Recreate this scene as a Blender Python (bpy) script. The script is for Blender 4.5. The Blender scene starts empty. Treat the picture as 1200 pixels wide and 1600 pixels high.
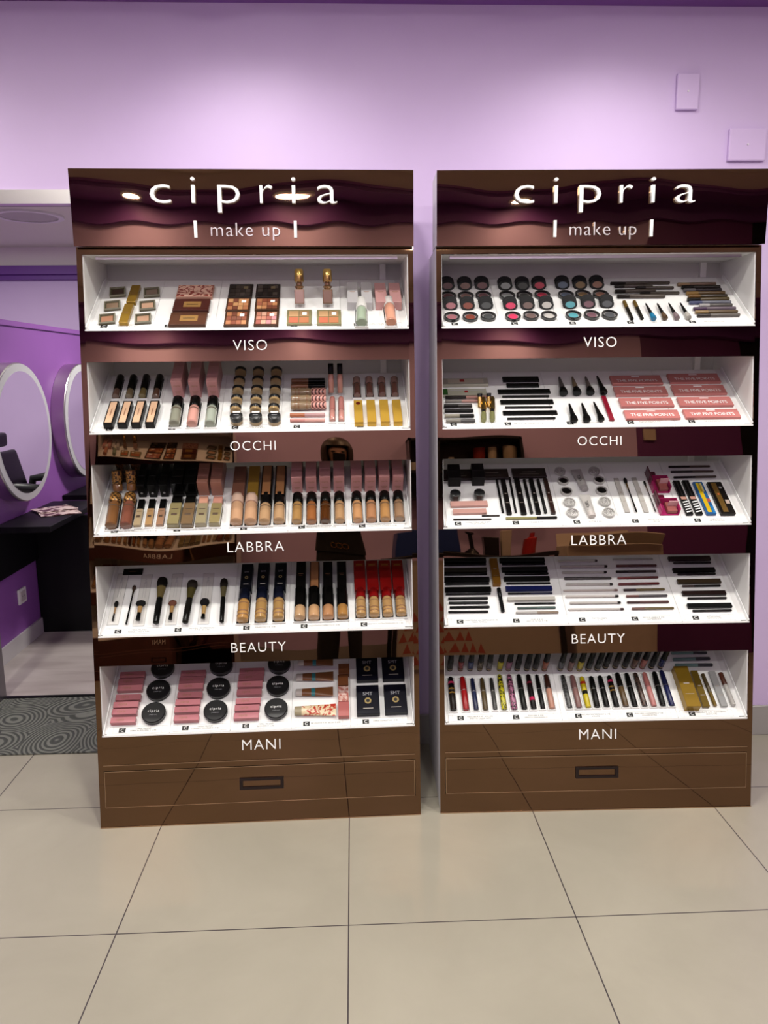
import bpy, bmesh, math, random
from mathutils import Vector, Matrix, Euler
random.seed(7)
PI = math.pi
SC = bpy.context.scene
COL = SC.collection

# ------------------------------------------------------------------ camera, exposure, lights
cam_d = bpy.data.cameras.new('camera'); cam = bpy.data.objects.new('camera', cam_d); COL.objects.link(cam)
SC.camera = cam
cam_d.sensor_fit = 'VERTICAL'; cam_d.sensor_height = 24.0; cam_d.sensor_width = 18.0
cam_d.lens = 1205.43 * 24.0 / 1600.0
cam_d.clip_start = 0.004; cam_d.clip_end = 60
PITCH, ROLL, YAW = 0.18256, -0.01010, -0.03834
CAMP = Vector((0.0348, -1.7887, 1.4267))
def cam_matrix():
    cy, sy = math.cos(YAW), math.sin(YAW)
    f = Vector((-sy*math.cos(PITCH), cy*math.cos(PITCH), -math.sin(PITCH)))
    rt = Vector((cy, sy, 0)); up = rt.cross(f)
    c, s = math.cos(ROLL), math.sin(ROLL)
    r = c*rt + s*up; u = -s*rt + c*up
    M = Matrix((r, u, -f)).transposed().to_4x4(); M.translation = CAMP
    return M
cam.matrix_world = cam_matrix()
vs = SC.view_settings
vs.view_transform = 'Standard'; vs.look = 'None'; vs.gamma = 1.0; vs.use_curve_mapping = False
vs.exposure = 0.0
SC.render.film_transparent = False
w = bpy.data.worlds.new('world'); SC.world = w; w.use_nodes = True
w.node_tree.nodes['Background'].inputs[0].default_value = (.9, .92, 1, 1)
w.node_tree.nodes['Background'].inputs[1].default_value = 0.07

WARM = (1.0, .97, .89)
WALL_SPOTS = [(-1.50, .53), (-.30, .53), (.87, .53)]      # ceiling spots that wash the front wall
ROOM_LIGHTS = [(-1.5, -.35), (-.1, -.35), (1.3, -.35), (2.7, -.35)]      # panels over the shop floor
FILL_LIGHTS = [(-1.4, -1.75), (.55, -1.75), (2.4, -1.75)]          # unseen row, added to light the rear wall
REAR_SPOTS = [(-1.38, -2.78), (-.22, -2.78), (1.17, -2.78)]
def lamp(name, loc, size, power, col=WARM, spread=PI, shape='DISK', rot=None, sy=None):
    l = bpy.data.lights.new(name, 'AREA'); l.shape = shape; l.size = size
    if sy: l.size_y = sy
    l.energy = power; l.color = col; l.spread = spread
    o = bpy.data.objects.new(name, l); COL.objects.link(o); o.location = loc
    if rot: o.rotation_euler = rot
    return o
def spot(name, loc, power, deg, blend=1.0, col=WARM, tilt=0, size=.07):
    l = bpy.data.lights.new(name, 'SPOT'); l.energy = power; l.spot_size = math.radians(deg); l.spot_blend = blend
    l.shadow_soft_size = size; l.color = col
    o = bpy.data.objects.new(name, l); COL.objects.link(o); o.location = loc; o.rotation_euler = (tilt, 0, 0)
    return o
P_WALL, P_ROOM, P_REAR, P_SALON = 46, 17, 10, 42
for x, y in WALL_SPOTS: spot('wall_spot_lamp', (x, y, 2.655), P_WALL, 140, 1.0)
for x, y in ROOM_LIGHTS: lamp('ceiling_or_added_lamp', (x, y, 2.805), .20, P_ROOM, spread=math.radians(166))
for x, y in FILL_LIGHTS: lamp('ceiling_or_added_lamp', (x, y, 2.805), .20, P_ROOM*1.5, spread=math.radians(168))  # added fill lamps, put in to brighten the rear wall
for x, y in REAR_SPOTS: lamp('rear_lamp', (x, y, 2.645), .14, P_REAR)
lamp('salon_lamp', (-.6, 3.0, 2.38), .3, P_SALON)
lamp('salon_lamp', (-2.6, 3.2, 2.38), .3, P_SALON*.6)

# ------------------------------------------------------------------ materials
def srgb(h, gain=1.0):
    h = h.lstrip('#'); out = []
    for i in (0, 2, 4):
        c = int(h[i:i+2], 16)/255
        c = c/12.92 if c <= .04045 else ((c+.055)/1.055)**2.4
        out.append(min(.92, c*gain))
    return (*out, 1)
MC = {}
def mat(name, col, rough=.5, metal=0.0, trans=0.0, emit=None, ior=1.45, coat=0.0, spec=.5):
    key = (name, tuple(col), rough, metal, trans, coat, spec)
    if key in MC: return MC[key]
    m = bpy.data.materials.new(name); m.use_nodes = True
    b = m.node_tree.nodes['Principled BSDF']
    b.inputs['Base Color'].default_value = (*col[:3], 1)
    b.inputs['Roughness'].default_value = rough; b.inputs['Metallic'].default_value = metal
    b.inputs['Transmission Weight'].default_value = trans; b.inputs['IOR'].default_value = ior
    b.inputs['Coat Weight'].default_value = coat; b.inputs['Specular IOR Level'].default_value = spec
    if emit: b.inputs['Emission Color'].default_value = (*emit[0], 1); b.inputs['Emission Strength'].default_value = emit[1]
    MC[key] = m
    return m
def nodes(m):
    nt = m.node_tree; return nt, nt.nodes, nt.links, nt.nodes['Principled BSDF']
def noise_mat(name, c1, c2, scale=6, rough=.5, detail=3, lo=.4, hi=.6, bump=0, kind='noise', dist=0, metal=0, coord='Object', mapscale=(1,1,1)):
    key = ('n', name, tuple(c1), tuple(c2), scale)
    if key in MC: return MC[key]
    m = bpy.data.materials.new(name); m.use_nodes = True
    nt, N, L, b = nodes(m)
    tc = N.new('ShaderNodeTexCoord'); mp = N.new('ShaderNodeMapping'); mp.inputs['Scale'].default_value = mapscale
    L.new(tc.outputs[coord], mp.inputs[0])
    if kind == 'noise':
        t = N.new('ShaderNodeTexNoise'); t.inputs['Scale'].default_value = scale; t.inputs['Detail'].default_value = detail; fo = t.outputs['Fac']
        t.inputs['Distortion'].default_value = dist
    elif kind == 'voronoi':
        t = N.new('ShaderNodeTexVoronoi'); t.inputs['Scale'].default_value = scale; fo = t.outputs['Distance']
    else:
        t = N.new('ShaderNodeTexWave'); t.inputs['Scale'].default_value = scale; t.inputs['Distortion'].default_value = dist
        t.bands_direction = 'DIAGONAL' if kind == 'wave' else 'Y'; fo = t.outputs['Fac']
    L.new(mp.outputs[0], t.inputs['Vector'])
    r = N.new('ShaderNodeValToRGB'); r.color_ramp.elements[0].position = lo; r.color_ramp.elements[1].position = hi
    r.color_ramp.elements[0].color = (*c1[:3], 1); r.color_ramp.elements[1].color = (*c2[:3], 1)
    L.new(fo, r.inputs[0]); L.new(r.outputs[0], b.inputs['Base Color'])
    b.inputs['Roughness'].default_value = rough; b.inputs['Metallic'].default_value = metal
    if bump:
        bp = N.new('ShaderNodeBump'); bp.inputs['Strength'].default_value = bump; bp.inputs['Distance'].default_value = .01
        L.new(fo, bp.inputs['Height']); L.new(bp.outputs[0], b.inputs['Normal'])
    MC[key] = m
    return m
G = .82
GOLDS = ['#8a6a20', '#937226', '#c29a3c', '#a07c30', '#8a6c1e', '#6a5418', '#6a5420', '#8a5e1c', '#b08a28', '#6a5220', '#c0aa60']
def sk(spec, rough=.35, metal=0.0, coat=0.0):
    """product finish from a hex colour or a pattern name"""
    if spec == 'leopard': return noise_mat('leopard_print', srgb('#2a160c'), srgb('#b08040', 1.2), 170, .3, 2, .45, .55)
    if spec == 'leopardd': return noise_mat('dark_leopard_print', srgb('#180c0a'), srgb('#6a4428', 1.2), 150, .3, 2, .5, .6)
    if spec == 'stripepink': return noise_mat('pink_stripe', srgb('#5a3430'), srgb('#c08a80', 1.3), 55, .35, kind='wave', lo=.4, hi=.5)
    if spec == 'rosefoil': return noise_mat('rose_foil', srgb('#c07468'), srgb('#ffd8cc'), 90, .2, 3, .42, .6, metal=.3)
    r = rough
    c = srgb(spec, G)
    if spec in GOLDS: metal = max(metal, .4); r = .3; c = tuple(min(.9, q*1.25) for q in c)   # gold tones
    return mat('finish_'+spec.strip('#'), c, r, metal, coat=coat, spec=.22 if max(c[:3]) < .012 else .5)
M_WHITE = mat('white_acrylic', (.86, .865, .86), .28)
M_WHITE_IN = mat('white_laminate', (.74, .735, .73), .35)
M_SIDE = mat('grey_laminate', (.62, .60, .63), .4)
M_BLACK = mat('black_plastic', (.006, .006, .007), .3)
M_INK = mat('black_ink', (.01, .01, .01), .6)
M_GREY = mat('grey_ink', (.45, .45, .45), .6)
M_LETTER = mat('white_letter', (.9, .9, .9), .25, .0)
M_GLASS = mat('clear_plastic', (.9, .92, .9), .08, 0, .9, ior=1.3)
def bronze():
    m = bpy.data.materials.new('bronze_mirror'); m.use_nodes = True
    nt, N, L, b = nodes(m)
    b.inputs['Base Color'].default_value = (.178, .104, .060, 1); b.inputs['Metallic'].default_value = 1; b.inputs['Roughness'].default_value = .015
    return m
M_BRONZE = bronze()
M_EDGE = mat('polished_bronze_edge', (.55, .38, .25), .25, 1)
M_GOLD = mat('gold', (.62, .42, .13), .2, 1)
M_STEEL = mat('brushed_steel', (.62, .60, .58), .28, 1)

# ------------------------------------------------------------------ mesh helpers
def box(bm, x0, x1, y0, y1, z0, z1):
    v = [bm.verts.new(p) for p in ((x0,y0,z0),(x1,y0,z0),(x1,y1,z0),(x0,y1,z0),(x0,y0,z1),(x1,y0,z1),(x1,y1,z1),(x0,y1,z1))]
    for f in ((3,2,1,0),(4,5,6,7),(0,1,5,4),(1,2,6,5),(2,3,7,6),(3,0,4,7)): bm.faces.new([v[i] for i in f])
def prism(bm, pts, axis, a, b):
    """extrude a 2D polygon; axis 'x': pts are (y,z); 'y': (x,z); 'z': (x,y)"""
    def P(p, t): return {'x': (t, p[0], p[1]), 'y': (p[0], t, p[1]), 'z': (p[0], p[1], t)}[axis]
    A = [bm.verts.new(P(p, a)) for p in pts]; B = [bm.verts.new(P(p, b)) for p in pts]
    n = len(pts); bm.faces.new(A[::-1]); bm.faces.new(B)
    for i in range(n): bm.faces.new((A[i], A[(i+1) % n], B[(i+1) % n], B[i]))
def lathe(bm, prof, c=(0,0,0), axis='y', seg=20, sx=1.0, sz=1.0):
    rings = []
    for t, r in prof:
        ring = []
        for i in range(seg):
            a = 2*PI*i/seg; p, q = r*math.cos(a)*sx, r*math.sin(a)*sz
            if axis == 'y': co = (c[0]+p, c[1]+t, c[2]+q)
            elif axis == 'z': co = (c[0]+p, c[1]+q, c[2]+t)
            else: co = (c[0]+t, c[1]+p, c[2]+q)
            ring.append(bm.verts.new(co))
        rings.append(ring)
    for a, b in zip(rings, rings[1:]):
        for i in range(seg): bm.faces.new((a[i], a[(i+1) % seg], b[(i+1) % seg], b[i]))
    bm.faces.new(rings[0][::-1]); bm.faces.new(rings[-1])
def tube(bm, pts, r, seg=10):
    pts = [Vector(p) for p in pts]; rings = []
    for i, p in enumerate(pts):
        d = (pts[min(i+1, len(pts)-1)] - pts[max(i-1, 0)]).normalized()
        up = Vector((0, 0, 1)) if abs(d.z) < .9 else Vector((1, 0, 0))
        a = d.cross(up).normalized(); b = d.cross(a)
        rr = r[i] if isinstance(r, (list, tuple)) else r
        rings.append([bm.verts.new(p + a*rr*math.cos(2*PI*k/seg) + b*rr*math.sin(2*PI*k/seg)) for k in range(seg)])
    for A, B in zip(rings, rings[1:]):
        for i in range(seg): bm.faces.new((A[i], A[(i+1) % seg], B[(i+1) % seg], B[i]))
    bm.faces.new(rings[0][::-1]); bm.faces.new(rings[-1])
def obj(name, bm, m, parent=None, smooth=False, bevel=0, segs=1):
    if bevel:
        bmesh.ops.bevel(bm, geom=list(bm.edges), offset=bevel, segments=segs, affect='EDGES', profile=.6, clamp_overlap=True)
    bmesh.ops.recalc_face_normals(bm, faces=bm.faces)
    me = bpy.data.meshes.new(name); bm.to_mesh(me); bm.free()
    if smooth:
        me.polygons.foreach_set('use_smooth', [True]*len(me.polygons))
        try: me.set_sharp_from_angle(angle=math.radians(40))
        except Exception: pass
    me.materials.append(m)
    o = bpy.data.objects.new(name, me); COL.objects.link(o)
    if parent is not None: o.parent = parent
    return o
def empty(name, M=None, loc=None, rz=0):
    o = bpy.data.objects.new(name, None); COL.objects.link(o); o.empty_display_size = .05
    if M is not None: o.matrix_world = M
    if loc is not None: o.location = loc; o.rotation_euler = (0, 0, rz)
    return o
def tag(o, label, cat, group=None, kind=None):
    o['label'] = label; o['category'] = cat
    if group: o['group'] = group
    if kind: o['kind'] = kind
    return o
def struct(name, bm, m, parent=None, label=None, bevel=0):
    o = obj(name, bm, m, parent, bevel=bevel)
    if parent is None: o['kind'] = 'structure'
    return o
def bmn(): return bmesh.new()
TXT = {}
def text_mesh(s, extrude=.0, space=1.0, bevel=0, thin=0):
    """unit-height lettering mesh, centred on its own middle"""
    key = (s, round(extrude, 4), space, bevel, thin)
    if key in TXT: return TXT[key]
    cu = bpy.data.curves.new('lettering', 'FONT'); cu.body = s; cu.size = 1; cu.extrude = extrude
    cu.space_character = space; cu.resolution_u = 3; cu.bevel_depth = bevel; cu.offset = -thin; cu.bevel_resolution = 1
    o = bpy.data.objects.new('lettering', cu); COL.objects.link(o)
    dg = bpy.context.evaluated_depsgraph_get()
    me = bpy.data.meshes.new_from_object(o.evaluated_get(dg)); me.name = 'lettering'
    bpy.data.objects.remove(o); bpy.data.curves.remove(cu)
    xs = [v.co.x for v in me.vertices]; cx = (min(xs)+max(xs))/2; wd = max(xs)-min(xs)
    for v in me.vertices: v.co.x -= cx
    TXT[key] = (me, wd)
    return me, wd
def text(name, s, parent, loc, rot, width=None, height=None, m=None, extrude=.0, space=1.0, bevel=0, thin=0):
    """lettering with its baseline centre at loc; width = full width, or height = cap height in metres"""
    me, wd = text_mesh(s, extrude, space, bevel, thin)
    me = me.copy(); me.materials.clear(); me.materials.append(m or M_INK)
    k = width/wd if width else height/.73
    me.transform(Matrix.Diagonal((k, k if not height else height/.73, k, 1)))
    o = bpy.data.objects.new(name, me); COL.objects.link(o)
    o.parent = parent; o.location = loc; o.rotation_euler = rot
    return o
# ------------------------------------------------------------------ the room
YW = .985                       # face of the wall behind the stands
M_LILAC = noise_mat('lilac_wall_paint', (.60, .46, .72), (.64, .50, .76), 2.5, .55, 3, .3, .7, bump=.02)
M_PURPLE = noise_mat('purple_wall_paint', (.25, .085, .355), (.27, .093, .375), 3, .45, 3, .3, .7)
M_TRIM = mat('dark_purple_paint', (.17, .055, .26), .5)
M_DARKP = mat('aubergine_paint', (.15, .038, .17), .5)
M_CEIL = mat('ceiling_paint', (.90, .87, .82), .8)
M_TILEB = mat('grey_baseboard_tile', (.33, .31, .30), .25)
def floor_mat():
    m = bpy.data.materials.new('large_beige_floor_tiles'); m.use_nodes = True
    nt, N, L, b = nodes(m)
    tc = N.new('ShaderNodeTexCoord'); sp = N.new('ShaderNodeSeparateXYZ'); L.new(tc.outputs['Object'], sp.inputs[0])
    def ln(sock):
        a = N.new('ShaderNodeMath'); a.operation = 'DIVIDE'; a.inputs[1].default_value = .6; L.new(sock, a.inputs[0])
        r = N.new('ShaderNodeMath'); r.operation = 'ROUND'; L.new(a.outputs[0], r.inputs[0])
        s = N.new('ShaderNodeMath'); s.operation = 'SUBTRACT'; L.new(a.outputs[0], s.inputs[0]); L.new(r.outputs[0], s.inputs[1])
        q = N.new('ShaderNodeMath'); q.operation = 'ABSOLUTE'; L.new(s.outputs[0], q.inputs[0])
        return q.outputs[0]
    mn = N.new('ShaderNodeMath'); mn.operation = 'MINIMUM'; L.new(ln(sp.outputs[0]), mn.inputs[0]); L.new(ln(sp.outputs[1]), mn.inputs[1])
    lt = N.new('ShaderNodeMath'); lt.operation = 'LESS_THAN'; lt.inputs[1].default_value = .0028; L.new(mn.outputs[0], lt.inputs[0])
    n = N.new('ShaderNodeTexNoise'); n.inputs['Scale'].default_value = 2.2; n.inputs['Detail'].default_value = 7; n.inputs['Roughness'].default_value = .6; n.inputs['Distortion'].default_value = .6
    L.new(tc.outputs['Object'], n.inputs['Vector'])
    r = N.new('ShaderNodeValToRGB'); r.color_ramp.elements[0].position = .3; r.color_ramp.elements[1].position = .72
    r.color_ramp.elements[0].color = (.30, .277, .222, 1); r.color_ramp.elements[1].color = (.355, .328, .265, 1); L.new(n.outputs['Fac'], r.inputs[0])
    mx = N.new('ShaderNodeMix'); mx.data_type = 'RGBA'; L.new(lt.outputs[0], mx.inputs[0]); L.new(r.outputs[0], mx.inputs[6]); mx.inputs[7].default_value = (.05, .04, .045, 1)
    L.new(mx.outputs[2], b.inputs['Base Color'])
    n2 = N.new('ShaderNodeTexNoise'); n2.inputs['Scale'].default_value = 9; n2.inputs['Detail'].default_value = 4; L.new(tc.outputs['Object'], n2.inputs['Vector'])
    mr = N.new('ShaderNodeMapRange'); mr.inputs[3].default_value = .30; mr.inputs[4].default_value = .42; L.new(n2.outputs['Fac'], mr.inputs[0]); L.new(mr.outputs[0], b.inputs['Roughness'])
    bp = N.new('ShaderNodeBump'); bp.inputs['Strength'].default_value = .5; bp.inputs['Distance'].default_value = .002; bp.invert = True
    L.new(lt.outputs[0], bp.inputs['Height']); L.new(bp.outputs[0], b.inputs['Normal'])
    return m
def simple(name, fn, m, bevel=0):
    b = bmn(); fn(b); return struct(name, b, m, bevel=bevel)
simple('floor', lambda b: box(b, -4.2, 4.2, -3.2, YW, -.05, 0), floor_mat())
M_WOODF = noise_mat('grey_washed_floor', (.34, .29, .28), (.50, .45, .43), 2.2, .3, 5, .3, .7, mapscale=(1, 5, 1), dist=.5)
simple('floor_salon', lambda b: box(b, -4.2, 2.0, YW, 5.0, -.05, 0), M_WOODF)
# front wall: pierced on the left by the passage to the salon
def fw(b):
    box(b, -.76, 4.2, YW, YW+.10, 0, 2.82); box(b, -4.2, -1.62, YW, YW+.10, 0, 2.82); box(b, -1.62, -.76, YW, YW+.10, 2.02, 2.82)
simple('wall_front', fw, M_LILAC)
simple('baseboard_front', lambda b: box(b, -.78, 4.2, YW-.012, YW, 0, .122), M_TILEB, bevel=.002)
simple('trim_9', lambda b: box(b, -1.62, -.76, YW+.02, YW+.10, 1.995, 2.02), M_BLACK)
simple('trim_1', lambda b: box(b, -1.66, -.74, YW-.015, YW+.02, 1.982, 2.026), M_STEEL)      # steel strip over the passage
simple('trim_2', lambda b: (box(b, -4.2, 4.2, .48, YW, 2.66, 2.82), box(b, -4.2, 4.2, YW-.06, YW, 2.60, 2.66)), M_TRIM)   # purple bulkhead
simple('trim_3', lambda b: box(b, -1.60, -1.535, 1.46, 1.52, 0, 2.4), mat('dull_dark_steel', (.22, .21, .22), .4, 1))      # passage door post
simple('wall_passage', lambda b: (box(b, -.80, -.76, YW+.10, 1.52, 0, 2.4), box(b, -1.66, -1.62, YW+.10, 1.52, 0, 2.4)), M_LILAC)
simple('trim_4', lambda b: box(b, -1.535, -.80, 1.50, 1.52, .0, .008), M_BLACK)      # threshold strip
simple('wall_rear', lambda b: (box(b, -4.2, 2.2, -3.2, -3.1, 0, 2.82),), M_LILAC)
simple('wall_rear_right', lambda b: (box(b, 2.2, 3.05, -3.2, -3.1, 0, 2.82), box(b, 3.05, 4.2, -3.2, -3.1, 2.75, 2.82)), M_DARKP)
simple('trim_5', lambda b: (box(b, -4.2, 4.2, -3.1, -2.62, 2.66, 2.70), box(b, -4.2, 4.2, -3.1, -3.04, 2.53, 2.66)), M_TRIM)         # dark bulkhead over the rear wall
simple('trim_6', lambda b: box(b, -4.2, 4.2, -2.62, -2.605, 2.685, 2.70), M_PURPLE)
simple('baseboard_rear', lambda b: box(b, -4.2, 2.2, -3.1, -3.088, 0, .12), M_TILEB)
simple('wall_left', lambda b: box(b, -4.3, -4.2, -3.2, YW+.10, 0, 2.82), M_LILAC)
simple('wall_right', lambda b: box(b, 4.2, 4.3, -3.2, YW+.10, 0, 2.82), M_DARKP)
simple('ceiling', lambda b: box(b, -4.3, 4.3, -3.2, YW, 2.82, 2.92), M_CEIL)
simple('wall_bulkhead', lambda b: box(b, -4.2, 4.2, -3.1, -2.62, 2.70, 2.82), M_CEIL)
# salon beyond the passage
XS = -1.729
simple('wall_salon_left', lambda b: box(b, XS-.10, XS, 1.52, 4.7, 0, 1.668), M_PURPLE)
simple('trim_7', lambda b: box(b, XS-.11, XS+.012, 1.52, 4.7, 1.668, 1.694), M_PURPLE)
simple('baseboard_salon', lambda b: box(b, XS, XS+.012, 1.52, 4.7, 0, .085), mat('pale_baseboard', (.52, .5, .5), .4))
simple('wall_salon_far', lambda b: box(b, -4.2, 2.0, 4.7, 4.8, 0, 2.4), M_LILAC)
simple('trim_8', lambda b: (box(b, -4.2, 2.0, 4.64, 4.7, 2.155, 2.19), box(b, -4.2, 2.0, 4.60, 4.7, 2.19, 2.255)), mat('deep_purple_paint', (.15, .045, .29), .5))
simple('wall_salon_frieze', lambda b: box(b, -4.2, 2.0, 4.66, 4.7, 2.255, 2.4), M_CEIL)
simple('wall_salon_right', lambda b: box(b, 1.9, 2.0, 1.085, 4.7, 0, 2.4), M_LILAC)
simple('wall_salon_outer', lambda b: box(b, -4.3, -4.2, 1.085, 4.8, 0, 2.4), M_LILAC)
simple('ceiling_salon', lambda b: box(b, -4.3, 2.0, 1.085, 4.8, 2.4, 2.5), mat('salon_ceiling_paint', (.78, .79, .68), .8))

# wall cover plates
for (x0, x1, z0, z1, lab, nm) in ((1.139, 1.215, 2.279, 2.392, 'small upright lilac wall cover plate high on the right', 'cover_plate'), (1.329, 1.459, 2.117, 2.221, 'square lilac junction box cover just above the right stand', 'junction_box_cover')):
    b = bmn(); box(b, x0, x1, YW-.014, YW, z0, z1); o = obj(nm, b, M_LILAC, bevel=.004, segs=2); tag(o, lab, 'cover plate')
    b = bmn(); lathe(b, [(0, .003), (.002, .003)], ((x0+x1)/2, YW-.0165, (z0+z1)/2), 'y', 10); obj('screw', b, M_WHITE_IN, o)
# ceiling lamp housings (rings round the lamps)
def ring_mesh(r0, r1, h):
    b = bmn(); n = 32; vs = []
    for i in range(n):
        a = 2*PI*i/n; c, s = math.cos(a), math.sin(a)
        vs.append([b.verts.new((r0*c, r0*s, 0)), b.verts.new((r1*c, r1*s, 0)), b.verts.new((r1*c, r1*s, h)), b.verts.new((r0*c, r0*s, h))])
    for i in range(n):
        A, B = vs[i], vs[(i+1) % n]
        for k in range(4): b.faces.new((A[k], B[k], B[(k+1) % 4], A[(k+1) % 4]))
    return b
M_LAMPF = mat('lamp_housing', (.8, .8, .78), .4)
M_GLOW = mat('lit_lamp_glass', (1, .95, .88), .4, emit=((1, .92, .82), 9))
def downlight(x, y, z, r, lab, grp, lit=False):
    e = empty('ceiling_downlight', loc=(x, y, z)); tag(e, lab, 'downlight', grp)
    b = ring_mesh(r*1.02, r*1.22, .012); f = obj('housing_ring', b, M_LAMPF, e); f.location = (0, 0, -.012)
    if lit:
        b = bmn(); lathe(b, [(-.006, r), (0, r)], (0, 0, 0), 'z', 28); obj('lens', b, M_GLOW, e)
    return e
for i, (x, y) in enumerate(WALL_SPOTS): downlight(x, y, 2.66, .05, 'recessed spot in the ceiling, %s from the left over the display stands' % ('first', 'second', 'third', 'fourth')[i], 'spots over the stands', False)
for i, (x, y) in enumerate(ROOM_LIGHTS): downlight(x, y, 2.82, .10, 'round ceiling lamp over the shop floor, %s from the left' % ('first', 'second', 'third', 'fourth')[i], 'round lamps over the shop floor')
for i, (x, y) in enumerate(FILL_LIGHTS): downlight(x, y, 2.82, .10, 'added ceiling lamp to fill the rear wall, %s from the left' % ('first', 'second', 'third')[i], 'added fill lamps for the rear wall')
for i, (x, y) in enumerate(REAR_SPOTS): downlight(x, y, 2.66, .078, 'lamp in the dark bulkhead at the rear, %s from the left' % ('first', 'second', 'third', 'fourth')[i], 'lamps of the rear bulkhead')
o = downlight(-1.98, 3.40, 2.4, .17, 'round unlit downlight in the grey salon ceiling', None)
b = bmn(); lathe(b, [(-.006, .165), (0, .165)], (0, 0, 0), 'z', 28); obj('diffuser', b, mat('unlit_diffuser', (.5, .49, .45), .5), o)

# doormat in the passage
def mat_wave():
    m = bpy.data.materials.new('ribbed_wave_mat'); m.use_nodes = True
    nt, N, L, b = nodes(m)
    tc = N.new('ShaderNodeTexCoord'); mp = N.new('ShaderNodeMapping'); mp.inputs['Scale'].default_value = (1.0, .85, 1); L.new(tc.outputs['Object'], mp.inputs[0])
    v = N.new('ShaderNodeTexVoronoi'); v.inputs['Scale'].default_value = 5.2; v.inputs['Randomness'].default_value = .55; v.feature = 'F1'
    n = N.new('ShaderNodeTexNoise'); n.inputs['Scale'].default_value = 3; n.inputs['Detail'].default_value = 0
    L.new(mp.outputs[0], n.inputs['Vector'])
    av = N.new('ShaderNodeVectorMath'); av.operation = 'MULTIPLY_ADD'; av.inputs[1].default_value = (.12, .12, 0); L.new(n.outputs['Color'], av.inputs[0]); L.new(mp.outputs[0], av.inputs[2])
    L.new(av.outputs[0], v.inputs['Vector'])
    mu = N.new('ShaderNodeMath'); mu.operation = 'MULTIPLY'; mu.inputs[1].default_value = 92; L.new(v.outputs['Distance'], mu.inputs[0])
    si = N.new('ShaderNodeMath'); si.operation = 'SINE'; L.new(mu.outputs[0], si.inputs[0])
    r = N.new('ShaderNodeValToRGB'); r.color_ramp.elements[0].position = .35; r.color_ramp.elements[1].position = .65
    r.color_ramp.elements[0].color = (.042, .045, .040, 1); r.color_ramp.elements[1].color = (.145, .15, .13, 1)
    ad = N.new('ShaderNodeMath'); ad.operation = 'MULTIPLY_ADD'; ad.inputs[1].default_value = .5; ad.inputs[2].default_value = .5; L.new(si.outputs[0], ad.inputs[0])
    L.new(ad.outputs[0], r.inputs[0]); L.new(r.outputs[0], b.inputs['Base Color']); b.inputs['Roughness'].default_value = .8
    bp = N.new('ShaderNodeBump'); bp.inputs['Distance'].default_value = .003; L.new(ad.outputs[0], bp.inputs['Height']); L.new(bp.outputs[0], b.inputs['Normal'])
    return m
b = bmn(); box(b, -1.615, -.80, .978, 1.495, 0, .007); o = obj('doormat', b, mat_wave(), bevel=.003)
tag(o, 'grey ribbed doormat with swirling wave pattern in the passage', 'doormat')

# drum mirrors on the purple wall
M_MIRROR = mat('mirror_glass', (.86, .86, .88), .01, 1)
M_FROST = mat('frosted_light_ring', (.55, .56, .56), .35)
def drum_mirror(y, z, r, lab):
    e = empty('round_mirror', loc=(XS, y, z)); tag(e, lab, 'mirror', 'round drum mirrors on the purple wall')
    b = bmn(); lathe(b, [(.0, r*.99), (.002, r), (.075, r), (.078, r*.992)], (0, 0, 0), 'x', 72); obj('steel_rim', b, M_STEEL, e, True)
    b = bmn(); lathe(b, [(.0, r*.985), (.0835, r*.985), (.0845, r*.975)], (0, 0, 0), 'x', 72); obj('light_ring', b, M_FROST, e, True)
    b = bmn(); lathe(b, [(.0, r*.88), (.086, r*.88)], (0, 0, 0), 'x', 72); obj('mirror_glass', b, M_MIRROR, e, True)
drum_mirror(2.24, 1.128, .352, 'round steel rimmed mirror nearest the passage on the purple wall')
drum_mirror(3.16, 1.128, .352, 'round steel rimmed mirror half hidden behind the left stand')

# black styling desks against the purple wall
M_DESK = mat('black_desk_laminate', (.004, .004, .005), .45, spec=.25)
def desk(y0, y1, xw, z, lab, apron=True):
    e = empty('styling_desk', loc=(XS, y0, 0)); tag(e, lab, 'desk')
    b = bmn(); box(b, .002, xw, 0, y1-y0, z-.03, z); obj('desk_top', b, M_DESK, e, bevel=.002)
    return e
e = desk(1.96, 2.73, .275, .69, 'black wall desk with deep apron under the nearer round mirror')
b = bmn(); box(b, .003, .02, -.40, .45, .423, .655); obj('wall_panel', b, M_DESK, e)
b = bmn(); box(b, .003, .60, .455, .49, 0, .66); obj('support_panel', b, M_DESK, e)
e = desk(2.88, 3.6, .26, .70, 'second black wall desk further back under the hidden mirror')
b = bmn(); box(b, .01, .24, .64, .68, 0, .67); obj('support_panel', b, M_DESK, e)

# magazines on the desk
M_MAG = noise_mat('magazine_cover', srgb('#5a3030'), srgb('#e8d0cc'), 22, .35, 2, .42, .55)
for k, (x, y, a) in enumerate(((.19, .33, .5), (.13, .42, .75))):
    b = bmn(); box(b, -.10, .10, -.075, .075, 0, .005); o = obj('magazine', b, M_MAG, bevel=.001)
    o.location = (XS+x, 2.04+y-.05, .691+.0055*k); o.rotation_euler = (0, 0, a)
    tag(o, ['pink and white leaflet lying lowest on the black desk', 'pink and white leaflet lying on top of another one'][k], 'leaflet', 'leaflets on the desk')
b = bmn(); box(b, 0, .05, 0, .04, 0, .03); o = obj('card_box', b, mat('cream_card', (.75, .68, .6), .5), bevel=.002); o.location = (XS+.28, 3.02, .701); tag(o, 'tiny white box on the further black desk', 'box')
e = empty('wall_socket', loc=(XS, 2.20, .275)); tag(e, 'small socket plate on the purple wall under the desk', 'socket')
b = bmn(); box(b, 0, .010, -.045, .045, -.04, .04); obj('cover_frame', b, M_LAMPF, e, bevel=.002)
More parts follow.
